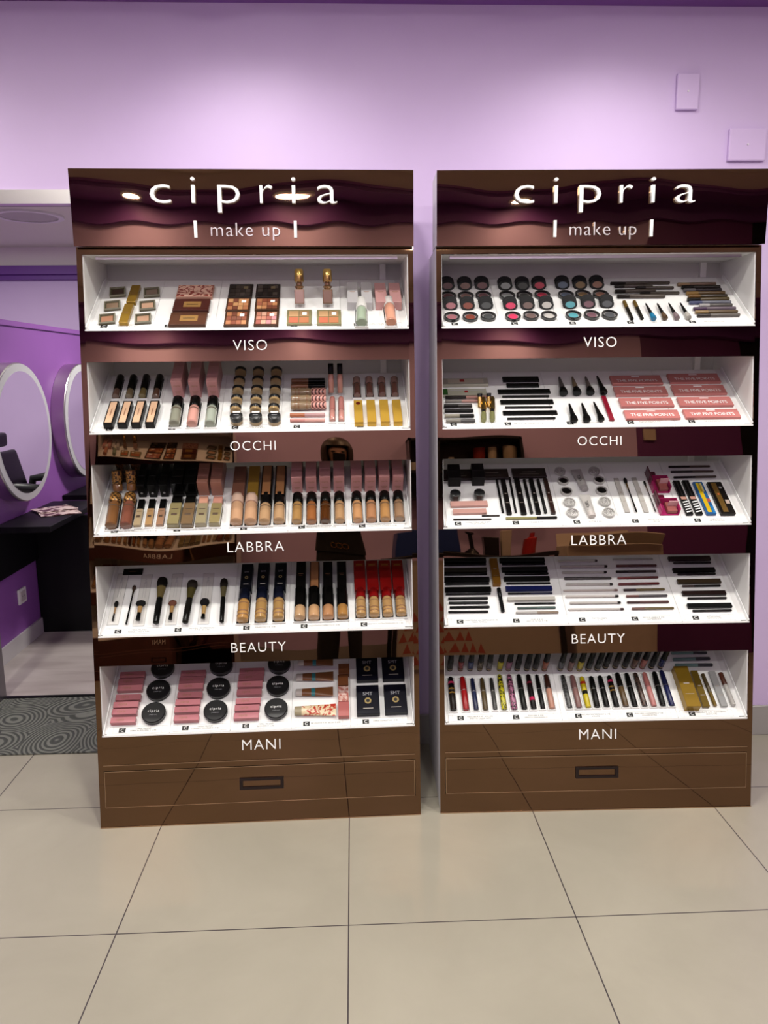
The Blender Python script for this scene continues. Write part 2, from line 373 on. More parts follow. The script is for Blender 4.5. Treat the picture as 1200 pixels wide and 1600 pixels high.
b = bmn(); box(b, .0, .013, -.028, .028, -.026, .026); f = obj('socket_insert', b, mat('socket_plastic', (.55, .5, .5), .4), e)
for yy in (-.010, .010):
    b = bmn(); lathe(b, [(.012, .003), (.0135, .003)], (0, yy, 0), 'x', 10); obj('hole', b, M_BLACK, f)
# ------------------------------------------------------------------ the display stands
LEAN = 0.1155; SW = 1.023; MG = .0162
LEV = [1.790, 1.565, 1.467, 1.251, 1.154, 0.935, 0.839, 0.617, 0.523, 0.299, 0.205, 0.184, 0.066]
TILT = math.radians(35)
NAMES = ['VISO', 'OCCHI', 'LABBRA', 'BEAUTY', 'MANI']
def fp(v): return v*math.sin(LEAN), v*math.cos(LEAN)          # (depth, height) on the leaning front
def lean_board(b, u0, u1, v0, v1, off=0.0, th=.006, nu=1, nv=1, amp=0, seed=0):
    """board lying in the leaning front plane, its face 'off' proud of it"""
    s, c = math.sin(LEAN), math.cos(LEAN)
    rnd = random.Random(seed); ph = [rnd.uniform(0, 6) for _ in range(6)]
    def wv(u, v):
        return amp*(math.sin(u*9+ph[0])*math.cos(v*13+ph[1]) + .6*math.sin(u*19+ph[2]+v*9) + .35*math.sin(u*33+ph[3]))
    F = []
    for j in range(nv+1):
        v = v0+(v1-v0)*j/nv; row = []
        for i in range(nu+1):
            u = u0+(u1-u0)*i/nu; o = -off + wv(u, v)
            row.append(b.verts.new((u, v*s+o*c, v*c-o*s)))
        F.append(row)
    for j in range(nv):
        for i in range(nu): b.faces.new((F[j][i], F[j][i+1], F[j+1][i+1], F[j+1][i]))
    o = -off+th
    B = [b.verts.new((u, v*s+o*c, v*c-o*s)) for u, v in ((u0, v0), (u1, v0), (u1, v1), (u0, v1))]
    b.faces.new(B[::-1])
    bot = F[0]; top = F[-1]
    b.faces.new([B[0], B[1]]+bot[::-1]); b.faces.new([B[3]]+top+[B[2]])
    b.faces.new([B[0]]+[F[j][0] for j in range(nv+1)]+[B[3]]); b.faces.new([B[1], B[2]]+[F[j][-1] for j in range(nv, -1, -1)])
SEAMS = {  # dividing lines between the modules of each tray (metres from the left)
 'L1': [.215, .405, .60, .795], 'L2': [.215, .41, .60, .80], 'L3': [.43, .615, .80], 'L4': [.43, .61, .80], 'L5': [.225, .415, .61, .80],
 'R1': [.20, .385, .565], 'R2': [.175, .375, .57, .76], 'R3': [.40, .585, .79], 'R4': [.42, .79], 'R5': [.40, .78]}
CARDS = {
 'L1': [(.03, .205, 'CIPRIA MILANO|ILLUMINANTE € 12.90'), (.225, .395, 'CIPRIA MILANO|TERRA € 14.90'), (.415, .59, 'CIPRIA MILANO|PALETTE VISO € 16.90'), (.61, .785, 'CIPRIA MILANO|BLUSH € 12.90'), (.805, .985, 'CIPRIA MILANO|PRIMER VISO € 13.90')],
 'L2': [(.035, .205, 'CIPRIA MILANO|CORRETTORE € 9.90'), (.225, .40, 'CIPRIA MILANO|PRIMER € 13.90'), (.42, .59, 'CIPRIA MILANO|CAMOUFLAGE € 9.90'), (.61, .79, 'CORRETTORE FLUIDO € 6.90|'), (.81, .985, 'FONDOTINTA € 13.90|')],
 'L3': [(.035, .22, 'CIPRIA MILANO|FONDOTINTA PERFEZIONATORE € 12.90'), (.225, .42, 'CIPRIA MILANO|FONDOTINTA COMPATTO € 14.90'), (.44, .60, 'FONDOTINTA € 19.90|'), (.62, .79, 'CIPRIA MILANO|FONDOTINTA FLUIDO € 13.90'), (.81, .985, 'CIPRIA MILANO|FONDOTINTA FLUIDO € 13.90')],
 'L4': [(.035, .21, 'CIPRIA MILANO|PENNELLI VISO € 9.90'), (.215, .42, 'PENNELLI PROFESSIONALI|€ 7.90 - € 12.90'), (.44, .60, 'FONDOTINTA € 14.90|'), (.62, .79, 'FONDOTINTA COMPATTO € 14.90|'), (.81, .985, 'FONDOTINTA EXTRAORDINARIO € 21.90|')],
 'L5': [(.035, .215, 'CIPRIA MILANO|CIPRIA IN POLVERE € 13.90'), (.235, .405, 'CIPRIA MILANO|COMPACT POWDER € 15.90'), (.425, .60, 'CIPRIA MILANO|BRONZER € 12.90'), (.62, .79, 'BB CREAM € 9.90 - BLUSH € 8.90|'), (.81, .985, 'CIPRIA COMPATTA € 12.90|')],
 'R1': [(.02, .19, 'OMBRETTO € 6.90|'), (.21, .375, 'OMBRETTO € 6.90|'), (.395, .555, 'OMBRETTO € 6.90|'), (.575, .755, 'MATITA OCCHI € 5.90|'), (.77, .96, 'MATITA OCCHI € 5.90|')],
 'R2': [(.02, .165, 'MATITA € 4.90|'), (.185, .365, 'LIMETTE € 1.90 - PINZETTE € 2.90|'), (.385, .56, 'PENNELLI OCCHI|'), (.58, .75, 'THE FIVE POINTS € 9.90|'), (.77, .97, 'THE FIVE POINTS € 9.90|')],
 'R3': [(.025, .20, 'SOPRACCIGLIA GEL € 8.90|PALETTE € 9.90'), (.21, .39, 'EYELINER € 7.90|'), (.41, .575, 'GLITTER € 4.90|'), (.595, .78, 'PENNELLI € 5.90|OCCHI'), (.80, .97, 'KAJAL € 5.90|MATITA OCCHI')],
 'R4': [(.03, .205, 'EYELINER PENNA WATERPROOF € 7.90|NERO INTENSO'), (.21, .395, 'KAJAL € 4.90|MATITA OCCHI € 5.90'), (.43, .59, 'MATITA LABBRA|€ 4.90'), (.60, .77, 'MATITA LABBRA € 4.90|WATERPROOF'), (.80, .965, 'SOPRACCIGLIA|MATITA € 5.90')],
 'R5': [(.03, .205, 'MASCARA € 9.90 - VOLUME|EFFETTO CIGLIA FINTE'), (.21, .39, 'MASCARA € 8.90|EFFETTO PANORAMICO'), (.42, .575, 'MASCARA WATERPROOF € 9.90|VOLUME'), (.585, .76, 'MASCARA LUNGHEZZA € 9.90|VOLUME EXTRA'), (.79, .965, 'MASCARA € 12.90 - COFANETTO|LASH € 9.90')]}
TRAYM = {}; TRAYO = {}
def smooth_face(o):
    o.data.polygons.foreach_set('use_smooth', [True]*len(o.data.polygons)); o.data.set_sharp_from_angle(angle=math.radians(25))
def make_stand(key, org, yaw, label, sub='make up', full=True):
    e = empty('display_stand', loc=org, rz=yaw); tag(e, label, 'display stand', 'bronze mirrored cosmetics stands')
    bpy.context.view_layer.update()
    s, c = math.sin(LEAN), math.cos(LEAN)
    HT = 1.80
    # sides
    for x0, x1 in ((0, MG), (SW-MG, SW)):
        b = bmn(); t = fp(1.812)
        prism(b, [(.004, 0), (.50, 0), (.50, t[1]), (t[0]+.004, t[1])], 'x', x0+(.0006 if x0 == 0 else 0), x1-(.0006 if x0 else 0))
        obj('side_panel', b, M_SIDE if x0 == 0 else M_SIDE, e)
        b = bmn(); lean_board(b, x0, x1, 0.0, 1.812, 0, .004); obj('front_edge', b, M_BRONZE, e)
        inner = bmn(); xx = (MG, MG+.002) if x0 == 0 else (SW-MG-.002, SW-MG)
        prism(inner, [(fp(.3)[0]+.006, .29), (.46, .29), (.46, t[1]-.02), (t[0]+.006, t[1]-.02)], 'x', *xx); obj('inner_lining', inner, M_WHITE_IN, e)
    # back, top board with its lip
    b = bmn(); box(b, MG, SW-MG, .455, .47, .0, HT-.012); obj('back_panel', b, mat('shaded_white_laminate', (.52, .515, .51), .4), e)  # white back, greyed so its colour carries the shade deep in the shelves
    b = bmn(); f = fp(LEV[0]); box(b, MG, SW-MG, f[0]+.0065, .50, f[1], HT); obj('top_board', b, M_WHITE_IN, e)
    b = bmn(); box(b, MG+.03, SW-MG-.03, f[0]+.035, f[0]+.048, f[1]-.010, f[1]); obj('light_rail', b, M_STEEL, e)
    b = bmn(); box(b, SW-MG-.075, SW-MG-.055, .44, .455, .30, f[1]); obj('cable_channel', b, M_WHITE_IN, e)
    b = bmn(); lean_board(b, MG, SW-MG, LEV[0], 1.812, 0, .006); obj('top_rail', b, M_BRONZE, e)
    # sign box (stands upright)
    b = bmn(); ys = .189
    box(b, 0, SW, ys+.006, ys+.15, HT+.003, 2.019); obj('sign_box', b, M_SIDE, e)
    # wavy mirror face of the sign
    b = bmn(); nu, nv = 96, 20; rnd = random.Random(3 if key == 'L' else 11); ph = [rnd.uniform(0, 6) for _ in range(6)]
    F = []
    for j in range(nv+1):
        z = 1.7995+.2195*j/nv
        F.append([b.verts.new((SW*i/nu, ys+.00075*(math.sin(SW*i/nu*8.5+ph[0])*math.sin((z-1.8)*9+1.0)+.4*math.sin(SW*i/nu*17+ph[1])+.22*math.sin(SW*i/nu*31+ph[2])*math.cos(z*11)), z)) for i in range(nu+1)])
    for j in range(nv):
        for i in range(nu): b.faces.new((F[j][i], F[j][i+1], F[j+1][i+1], F[j+1][i]))
    B = [b.verts.new(p) for p in ((0, ys+.006, 1.7995), (SW, ys+.006, 1.7995), (SW, ys+.006, 2.019), (0, ys+.006, 2.019))]
    b.faces.new(B[::-1]); b.faces.new([B[0], B[1]]+F[0][::-1]); b.faces.new([B[3]]+F[-1]+[B[2]])
    b.faces.new([B[0]]+[r[0] for r in F]+[B[3]]); b.faces.new([B[1], B[2]]+[r[-1] for r in F[::-1]])
    sp = obj('sign_panel', b, M_BRONZE, e)
    smooth_face(sp)
    R = (PI/2, 0, 0)
    if full != 'rear':
        for ch, u in (('c', .266), ('i', .363), ('p', .468), ('r', .579), ('i', .661), ('a', .761)):
            text('letter', ch, sp, (u, ys-.0045, 1.920), R, width={'c': .060, 'i': .0125, 'p': .066, 'r': .038, 'a': .060}[ch], height=.0865, m=M_LETTER, extrude=.05, thin=.012)
        for u in (.364, .663):
            b = bmn(); box(b, u-.0045, u+.0045, ys-.007, ys, 1.823, 1.872); obj('letter_bar', b, M_LETTER, sp)
        text('letter', sub, sp, (.513, ys-.0035, 1.8275), R, width=.207, m=mat('silver_letter', (.75, .72, .72), .2, .4), extrude=.04, thin=.012, space=1.1)
    else:
        text('letter', 'cipria', sp, (.513, ys-.0045, 1.905), R, width=.6, m=M_LETTER, extrude=.04, space=1.6)
        text('letter', 'COSMETICS', sp, (.513, ys-.0035, 1.83), R, width=.45, m=M_LETTER, extrude=.03, space=1.8)
    # fascias with their lettering
    widths = dict(VISO=.104, OCCHI=.140, LABBRA=.176, BEAUTY=.171, MANI=.121); mids = [1.516, 1.2085, .891, .572, .255]
    for i, nm in enumerate(NAMES):
        vt, vb = LEV[1+2*i], LEV[2+2*i]
        b = bmn(); lean_board(b, MG, SW-MG, vb, vt, 0, .006, 64, 4, .00032, i+(0 if key == 'L' else 7)); fa = obj('fascia', b, M_BRONZE, e)
        smooth_face(fa)
        b = bmn(); lean_board(b, MG, SW-MG, vt-.0035, vt+.001, .0006, .007); obj('fascia_edge', b, M_WHITE, fa)
        v = mids[i]-.017; y, z = fp(v)
        text('letter', nm, fa, (.514, y-.0025*c, z+.0025*s), (PI/2-LEAN, 0, 0), width=widths[nm], m=M_LETTER, extrude=.03, space=1.12, thin=.012)
    # rail, drawer, plinth
    b = bmn(); lean_board(b, MG, SW-MG, LEV[11]+.002, LEV[10]-.002, 0.001, .01); obj('rail', b, M_BRONZE, e)
    b = bmn(); lean_board(b, MG, SW-MG, LEV[10]-.0025, LEV[10]-.0005, .0022, .008); obj('rail_edge', b, M_EDGE, e)
    dr = bmn(); lean_board(dr, MG+.002, SW-MG-.002, LEV[12]+.002, LEV[11]-.0, .002, .014, 24, 2, .0002, 5); drw = obj('drawer', dr, M_BRONZE, e)
    b = bmn()
    for a in ((MG+.002, SW-MG-.002, LEV[11]-.0012, LEV[11]+.0006), (MG+.002, SW-MG-.002, LEV[12]+.0005, LEV[12]+.0022), (MG+.002, MG+.0035, LEV[12]+.002, LEV[11]), (SW-MG-.0035, SW-MG-.002, LEV[12]+.002, LEV[11])):
        lean_board(b, *a, off=.0032, th=.006)
    obj('drawer_edge', b, M_EDGE, drw)
    # label-holder style pull
    b = bmn(); hu, hv = .512, .128; W2, H2 = .070, .0185
    for a in ((hu-W2, hu+W2, hv+H2-.008, hv+H2), (hu-W2, hu+W2, hv-H2, hv-H2+.008), (hu-W2, hu-W2+.010, hv-H2+.008, hv+H2-.008), (hu+W2-.010, hu+W2, hv-H2+.008, hv+H2-.008)):
        lean_board(b, *a, off=.007, th=.006)
    obj('handle', b, mat('dark_bronze_metal', (.035, .025, .025), .3, .8), drw)
    b = bmn(); lean_board(b, MG, SW-MG, 0.004, LEV[12]-.001, .0005, .01); obj('plinth', b, M_BRONZE, e)
    b = bmn(); lean_board(b, 0, SW, 0.0, .0035, .003, .012); obj('plinth_edge', b, M_EDGE, e)
    # trays
    MW = e.matrix_world.copy()
    for i in range(5):
        v = LEV[1+2*i]; y, z = fp(v); tk = key+str(i+1)
        T = Matrix.Translation((0, y, z)) @ Matrix.Rotation(TILT, 4, 'X')
        TRAYM[tk] = MW @ T
        tr = empty('tray'); TRAYO[tk] = tr; tr.parent = e; tr.matrix_local = T
        u0, u1 = MG+.003, SW-MG-.003
        seams = [u0+.010] + SEAMS.get(tk, [.2, .4, .6, .8]) + [u1-.022]
        b = bmn(); box(b, u0, u1, .008, .305, -.012, -.0025); obj('tray_board', b, M_WHITE_IN, tr)
        for a0, a1 in zip(seams, seams[1:]):
            b = bmn(); box(b, a0+.0008, a1-.0008, .004, .297, -.0022, -.0004); m_ = obj('module', b, M_WHITE, tr, bevel=.0006)
        
        for ca in (u0, u1-.003):
            b = bmn(); box(b, ca, ca+.003, .0, .300, -.012, .010); obj('tray_cheek', b, M_WHITE, tr) 
        if key not in 'LR': continue
        for a0, a1, tx in CARDS[tk]:
            cd = empty('price_card'); cd.parent = tr; cd.location = ((a0+a1)/2, .018, 0)
            wd = (a1-a0)/2
            b = bmn(); box(b, -wd, wd, -.0115, .0125, -.0003, .0004); obj('card', b, mat('white_card', (.82, .82, .80), .5), cd)
            b = bmn()
            for q in ((-wd, wd, .0115, .0125), (-wd, wd, -.0115, -.0110), (-wd, -wd+.0006, -.0115, .0125), (wd-.0006, wd, -.0115, .0125), (-wd+.012, -wd+.0126, -.0115, .0125), (wd-.016, -.016+wd+.0006, -.0115, .0125)):
                box(b, *q, .0004, .0007)
            obj('card_line', b, M_GREY, cd)
            b = bmn(); cx = -wd*.55; box(b, cx-.0105, cx+.0105, -.0078, .0078, .0004, .0008); obj('logo', b, M_INK, cd)
            text('logo_letter', 'C', cd, (cx, -.0052, .0009), (0, 0, 0), height=.011, m=M_WHITE)
            l1, l2 = tx.split('|')
            if l2:
                text('print', l1, cd, (wd*.18, .0020, .0008), (0, 0, 0), height=.0050, m=M_INK); text('print', l2, cd, (wd*.18, -.0050, .0008), (0, 0, 0), height=.0050, m=M_INK)
            else: text('print', l1, cd, (wd*.18, -.0012, .0008), (0, 0, 0), height=.0048, m=M_INK)
    return e
make_stand('L', (-.7898, .4769, 0), .0205, 'left bronze mirrored cosmetics stand with face makeup on five sloping white trays')
make_stand('R', (.2973, .5011, 0), -.0171, 'right bronze mirrored cosmetics stand with eye makeup, pencils and mascaras')
make_stand('B', (-.72, -2.50, 0), PI-.02, 'third cosmetics stand against the rear wall, seen only reflected in the left stand', full='rear')
ITEMS = [
('L1', 'v', 'pan', 'square highlighter compact', 'compact', [
 (0.0806,0.1876,0.164,0.0528,0.0499,('#3c2820',),{'h':0.012}),
 (0.1893,0.1866,0.149,0.0508,0.0501,('#8a7568',),{'h':0.012}),
 (0.0796,0.1058,0.18,0.0494,0.0497,('#8f7660',),{'h':0.012}),
 (0.1887,0.1046,0.161,0.0505,0.0499,('#c9a084',),{'h':0.012}),
 (0.0783,0.0258,0.167,0.0518,0.0486,('#a8775c',),{'h':0.012}),
 (0.1871,0.0263,0.151,0.051,0.0488,('#b08a70',),{'h':0.012}),
]),
('L1', 'v', 'carton', 'slim gold foil carton', 'carton', [
 (0.1318,0.1381,0.0,0.1061,0.0284,('#8a6a20','text:'),{'h':0.014}),
 (0.1293,0.0198,0.0,0.1086,0.0274,('#937226','text:'),{'h':0.014}),
]),
('L1', 'v', 'carton', 'flat palette carton with pink flower print', 'carton', [
 (0.3262,0.1722,0.0,0.0742,0.1156,('#b98a78','flower'),{'h':0.012}),
]),
('L1', 'v', 'carton', 'flat brown palette carton with gold panel', 'carton', [
 (0.3241,0.0896,0.0,0.0697,0.1129,('#4a1d16','goldpanel'),{'h':0.012}),
 (0.323,0.008,0.0,0.0693,0.1127,('#54301f','goldpanel'),{'h':0.012}),
]),
('L1', 'v', 'palette', 'dark lidded face palette', 'palette', [
 (0.4714,0.1759,0.0,0.084,0.0778,('dark',),{'h':0.012}),
]),
('L1', 'v', 'palette', 'open warm tone face palette', 'palette', [
 (0.4704,0.0928,0.0,0.0781,0.0774,('warm',),{'h':0.012}),
 (0.4713,0.0062,0.0,0.0847,0.0756,('warm',),{'h':0.012}),
]),
('L1', 'v', 'palette', 'dark lidded face palette', 'palette', [
 (0.5598,0.1771,0.0,0.0822,0.0781,('dark',),{'h':0.012}),
]),
('L1', 'v', 'palette', 'open warm tone face palette', 'palette', [
 (0.562,0.0966,0.0,0.0735,0.0778,('warm',),{'h':0.012}),
 (0.5638,0.0068,0.0,0.085,0.0759,('pinkwarm',),{'h':0.012}),
]),
('L1', 's', 'gbottle', 'gold capped rose gold bottle', 'bottle', [
 (0.6657,0.1235,0.0,0.1071,0.0317,('#a88a78',),{}),
 (0.7553,0.1226,0.0,0.1073,0.0318,('#85684f',),{}),
]),
('L1', 'v', 'palette', 'square glass blush palette with four pans', 'palette', [
 (0.6653,0.0129,0.0,0.0845,0.0774,('quad',),{'h':0.012}),
 (0.7583,0.0118,0.0,0.0847,0.0762,('quad',),{'h':0.012}),
]),
('L1', 'v', 'carton', 'small white primer carton', 'carton', [
 (0.8349,0.1019,0.0,0.1259,0.0341,('#c4c2c4','text:'),{'h':0.03}),
 (0.8801,0.1014,0.0,0.1261,0.0341,('#c4c2c4','text:'),{'h':0.03}),
]),
('L1', 'v', 'carton', 'small pink primer carton', 'carton', [
 (0.9261,0.1029,0.0,0.1211,0.0363,('#cd9a98','text:'),{'h':0.03}),
 (0.9728,0.1025,0.0,0.1212,0.0363,('#cd9a98','text:'),{'h':0.03}),
]),
('L1', 'v', 'bottle', 'white capped bottle with pale green fluid', 'bottle', [
 (0.8589,0.0012,-0.027,0.1332,0.0333,('#e4e4e0','#9fb09a',0.42,'text:'),{}),
]),
('L1', 'v', 'bottle', 'white capped bottle with peach fluid', 'bottle', [
 (0.9509,0.0026,0.003,0.1357,0.0325,('#dcd6d2','#d89a80',0.3,'text:'),{}),
]),
('L2', 'v', 'bottle', 'black capped concealer wand', 'concealer', [
 (0.0668,0.1679,0.027,0.1102,0.0223,('#0b0908','#6b5044',0.68),{}),
 (0.1094,0.167,0.028,0.1103,0.0223,('#0b0908','#7c6c50',0.68),{}),
 (0.1512,0.1676,0.026,0.1113,0.0223,('#0b0908','#77663c',0.68),{}),
 (0.1942,0.1652,0.016,0.1128,0.0224,('#0b0908','#6a4a3a',0.68),{}),
]),
('L2', 'v', 'carton', 'black carton with glossy peach front', 'carton', [
 (0.0722,0.0185,0.0,0.1146,0.0284,('#100c0b','peach'),{'h':0.022}),
 (0.1146,0.0189,0.0,0.114,0.0284,('#100c0b','peach'),{'h':0.022}),
 (0.1564,0.0187,0.0,0.1149,0.0285,('#100c0b','peach'),{'h':0.022}),
 (0.1989,0.0192,0.0,0.1135,0.0285,('#100c0b','peach'),{'h':0.022}),
]),
('L2', 'n', 'qbox', 'pink foundation box', 'box', [
 (0.2653,0.1756,0.0,0.066,0.0343,(3,0.05,'#d09694','text:cipria'),{}),
 (0.3209,0.1745,0.0,0.066,0.0343,(3,0.05,'#d09694','text:cipria'),{}),
 (0.3781,0.1733,0.0,0.066,0.0344,(3,0.05,'#d09694','text:cipria'),{}),
]),
('L2', 'v', 'bottle', 'black capped primer bottle', 'bottle', [
 (0.2737,0.0178,0.026,0.1272,0.0323,('#080808','#8f9080',0.36,'band'),{}),
 (0.328,0.0165,0.018,0.1288,0.0324,('#080808','#d69e92',0.36,'band'),{}),
 (0.3833,0.0152,0.013,0.1289,0.0324,('#080808','#a8b0a2',0.36,'band'),{}),
]),
('L2', 'n', 'jarstand', 'beige sided round jar', 'jar', [
 (0.4566,0.0903,0.0,0.032,0.0365,(),{}),
 (0.4569,0.1379,0.0,0.032,0.037,(),{}),
 (0.4572,0.1869,0.0,0.032,0.0375,(),{}),
 (0.4576,0.2372,0.0,0.032,0.038,(),{}),
 (0.4579,0.289,0.0,0.032,0.0385,(),{}),
 (0.5193,0.0889,0.0,0.032,0.0365,(),{}),
 (0.5189,0.1366,0.0,0.032,0.037,(),{}),
 (0.5184,0.1857,0.0,0.032,0.0375,(),{}),
 (0.518,0.2361,0.0,0.032,0.0381,(),{}),
 (0.5175,0.2879,0.0,0.032,0.0386,(),{}),
 (0.5773,0.0891,0.0,0.032,0.0366,(),{}),
 (0.5773,0.1366,0.0,0.032,0.0371,(),{}),
 (0.5773,0.1853,0.0,0.032,0.0376,(),{}),
 (0.5774,0.2353,0.0,0.032,0.0381,(),{}),
 (0.5774,0.2868,0.0,0.032,0.0387,(),{}),
]),
('L2', 'd', 'jarfront', 'black lidded jar with white label', 'jar', [
 (0.4629,0.0429,0.0,0.0393,0.0393,(),{'h':0.02}),
 (0.5227,0.0416,0.0,0.0394,0.0394,(),{'h':0.02}),
 (0.581,0.0403,0.0,0.0395,0.0395,(),{'h':0.02}),
]),
('L2', 'h', 'pencil', 'tan tube with black cap', 'tube', [
 (0.6275,0.2472,-1.573,0.1125,0.0203,('#8a5a3e','#100c0c',0.5),{}),
 (0.6272,0.2186,-1.57,0.1127,0.0176,('#8a5a3e','#100c0c',0.5),{}),
]),
('L2', 'h', 'bottle', 'beige concealer stick with pink striped cap', 'concealer', [
 (0.6298,0.1744,-1.563,0.1126,0.0281,('stripepink','#9c8468',0.42,'dark'),{}),
 (0.6299,0.1378,-1.554,0.1124,0.0275,('stripepink','#9c8468',0.42,'dark'),{}),
 (0.6298,0.1064,-1.565,0.1132,0.027,('stripepink','#9c8468',0.42,'dark'),{}),
]),
('L2', 'h', 'pencil', 'coral and pink lip pencil', 'pencil', [
 (0.6278,0.0686,-1.578,0.1118,0.0132,('#b8704c','#c9a0a0',0.42),{}),
]),
('L2', 'h', 'pencil', 'pink lip pencil with dark ring', 'pencil', [
 (0.6285,0.0427,-1.582,0.111,0.0116,('#c88880','#d8a49a',0.42),{}),
]),
('L2', 's', 'bottle', 'tall pink gloss with black cap', 'lip gloss', [
 (0.7599,0.175,0.0,0.0954,0.017,('#0a0808','#c58e80',0.36),{}),
 (0.7892,0.1744,0.0,0.0954,0.017,('#0a0808','#c58e80',0.36),{}),
]),
('L2', 'v', 'bottle', 'slim pink glitter tube', 'tube', [
 (0.7622,0.0337,-0.009,0.1186,0.0166,('#b87a72','#c98f84',0.55),{}),
 (0.7907,0.0331,-0.005,0.1186,0.0166,('#b87a72','#c98f84',0.55),{}),
]),
('L2', 'v', 'bottle', 'nude rose lip bottle', 'bottle', [
 (0.8445,0.1581,-0.0,0.0939,0.0229,('#a88478','#6e463c',0.35),{}),
 (0.8856,0.1588,-0.001,0.0941,0.0229,('#a88478','#6e463c',0.35),{}),
 (0.9267,0.1595,-0.017,0.0926,0.0229,('#a88478','#6e463c',0.35),{}),
 (0.9682,0.1587,-0.029,0.0926,0.023,('#a88478','#6e463c',0.35),{}),
]),
('L2', 'v', 'carton', 'slim gold lip carton', 'carton', [
 (0.8454,0.013,0.0,0.1122,0.0274,('#c29a3c','dot'),{'h':0.02}),
 (0.8862,0.0135,0.0,0.1124,0.0275,('#c29a3c',''),{'h':0.02}),
 (0.928,0.014,0.0,0.1118,0.0275,('#c29a3c',''),{'h':0.02}),
 (0.9689,0.0131,0.0,0.1118,0.0276,('#c29a3c',''),{'h':0.02}),
]),
('L3', 'v', 'bottle', 'brown patterned foundation bottle with red mark', 'bottle', [
 (0.0685,0.0202,0.071,0.1406,0.0351,('leopard','#7a5230',0.28,'band'),{}),
 (0.1137,0.0206,0.061,0.14,0.0352,('leopard','#7d4a3a',0.28,'band'),{}),
]),
('L3', 's', 'bottle', 'upright patterned bottle with gold base', 'bottle', [
 (0.0591,0.1866,0.0,0.068,0.0307,('leopard','#8a5c34',0.62),{}),
 (0.1039,0.1873,0.0,0.0681,0.0308,('leopard','#8a5c34',0.62),{}),
]),
('L3', 'n', 'qbox', 'dark patterned tall box', 'box', [
 (0.0668,0.24,0.0,0.085,0.0246,(2,0.04,'leopardd',''),{}),
 (0.1135,0.2422,0.0,0.085,0.0246,(2,0.04,'leopardd',''),{}),
]),
('L3', 'v', 'bottle', 'slim square foundation with black cap', 'bottle', [
 (0.1452,0.0265,0.018,0.1175,0.0208,('#070707','#a89474',0.38,'sq'),{}),
 (0.1806,0.0273,0.035,0.1172,0.0208,('#070707','#ad885c',0.38,'sq'),{}),
 (0.2152,0.0275,0.027,0.1159,0.0209,('#070707','#a07a60',0.38,'sq'),{}),
]),
('L3', 'n', 'qbox', 'black foundation box with silver dot', 'box', [
 (0.1398,0.1661,0.0,0.055,0.0241,(3,0.05,'#090808','dot'),{}),
 (0.1747,0.1651,0.0,0.055,0.0242,(3,0.05,'#090808','dot'),{}),
 (0.2116,0.1661,0.0,0.055,0.0242,(3,0.05,'#090808','dot'),{}),
]),
('L3', 'v', 'bottle', 'square glass foundation with black cap', 'bottle', [
 (0.2582,0.0197,-0.003,0.1274,0.0344,('#0a0908','#92865e',0.27,'sq'),{}),
 (0.301,0.0184,-0.001,0.1275,0.0345,('#0a0908','#7c6448',0.27,'sq'),{}),
]),
('L3', 'n', 'qbox', 'wide black glossy box', 'box', [
 (0.2557,0.1662,0.0,0.06,0.0373,(4,0.05,'#080707',''),{}),
 (0.2977,0.165,0.0,0.06,0.0373,(4,0.05,'#080707',''),{}),
]),
('L3', 'v', 'bottle', 'square glass foundation with blush cap', 'bottle', [
 (0.3436,0.0215,0.016,0.1226,0.0318,('#d49c84','#9c9070',0.27,'sq'),{}),
 (0.3859,0.0221,-0.017,0.1207,0.0319,('#c58c7c','#94865c',0.27,'sq'),{}),
]),
('L3', 'n', 'qbox', 'blush pink tall box', 'box', [
 (0.3377,0.1693,0.0,0.06,0.0356,(4,0.05,'#b07a68',''),{}),
 (0.3813,0.168,0.0,0.06,0.0356,(4,0.05,'#b07a68',''),{}),
]),
('L3', 'v', 'carton', 'tall brown foundation carton', 'carton', [
 (0.4521,0.1346,0.0,0.1367,0.0395,('#7d5242','text:'),{'h':0.035}),
]),
('L3', 'v', 'carton', 'tall gold foundation carton', 'carton', [
 (0.4989,0.1333,0.0,0.1388,0.0348,('#a07c30','text:'),{'h':0.035}),
]),
('L3', 'v', 'carton', 'tan carton with black edges', 'carton', [
 (0.5421,0.1341,0.0,0.1383,0.0349,('#150d0a','tan'),{'h':0.035}),
 (0.5869,0.1342,0.0,0.137,0.0349,('#150d0a','tan'),{'h':0.035}),
]),
('L3', 'v', 'bottle', 'beige foundation bottle with pale cap', 'bottle', [
 (0.4541,0.0232,0.028,0.1212,0.0383,('#c8a896','#c49a78',0.32),{}),
 (0.4981,0.0231,0.019,0.12,0.0384,('#c8a896','#c49a78',0.32),{}),
]),
('L3', 'v', 'bottle', 'beige foundation bottle with black cap', 'bottle', [
 (0.5417,0.0235,-0.004,0.1235,0.0348,('#0a0808','#b8946e',0.38,'band'),{}),
 (0.588,0.0252,0.02,0.1225,0.0349,('#0a0808','#b8946e',0.38,'band'),{}),
]),
('L3', 'n', 'qbox', 'pink foundation box', 'box', [
 (0.641,0.1744,0.0,0.068,0.0351,(3,0.06,'#d09694','text:cipria'),{}),
 (0.6875,0.1741,0.0,0.068,0.0351,(3,0.06,'#d09694','text:cipria'),{}),
 (0.7331,0.1738,0.0,0.068,0.0352,(3,0.06,'#d09694','text:cipria'),{}),
 (0.7788,0.1735,0.0,0.068,0.0353,(3,0.06,'#d09694','text:cipria'),{}),
 (0.8361,0.1728,0.0,0.068,0.0353,(3,0.06,'#d09694','text:cipria'),{}),
 (0.8815,0.1725,0.0,0.068,0.0354,(3,0.06,'#d09694','text:cipria'),{}),
 (0.927,0.1722,0.0,0.068,0.0354,(3,0.06,'#d09694','text:cipria'),{}),
 (0.9727,0.1719,0.0,0.068,0.0355,(3,0.06,'#d09694','text:cipria'),{}),
]),
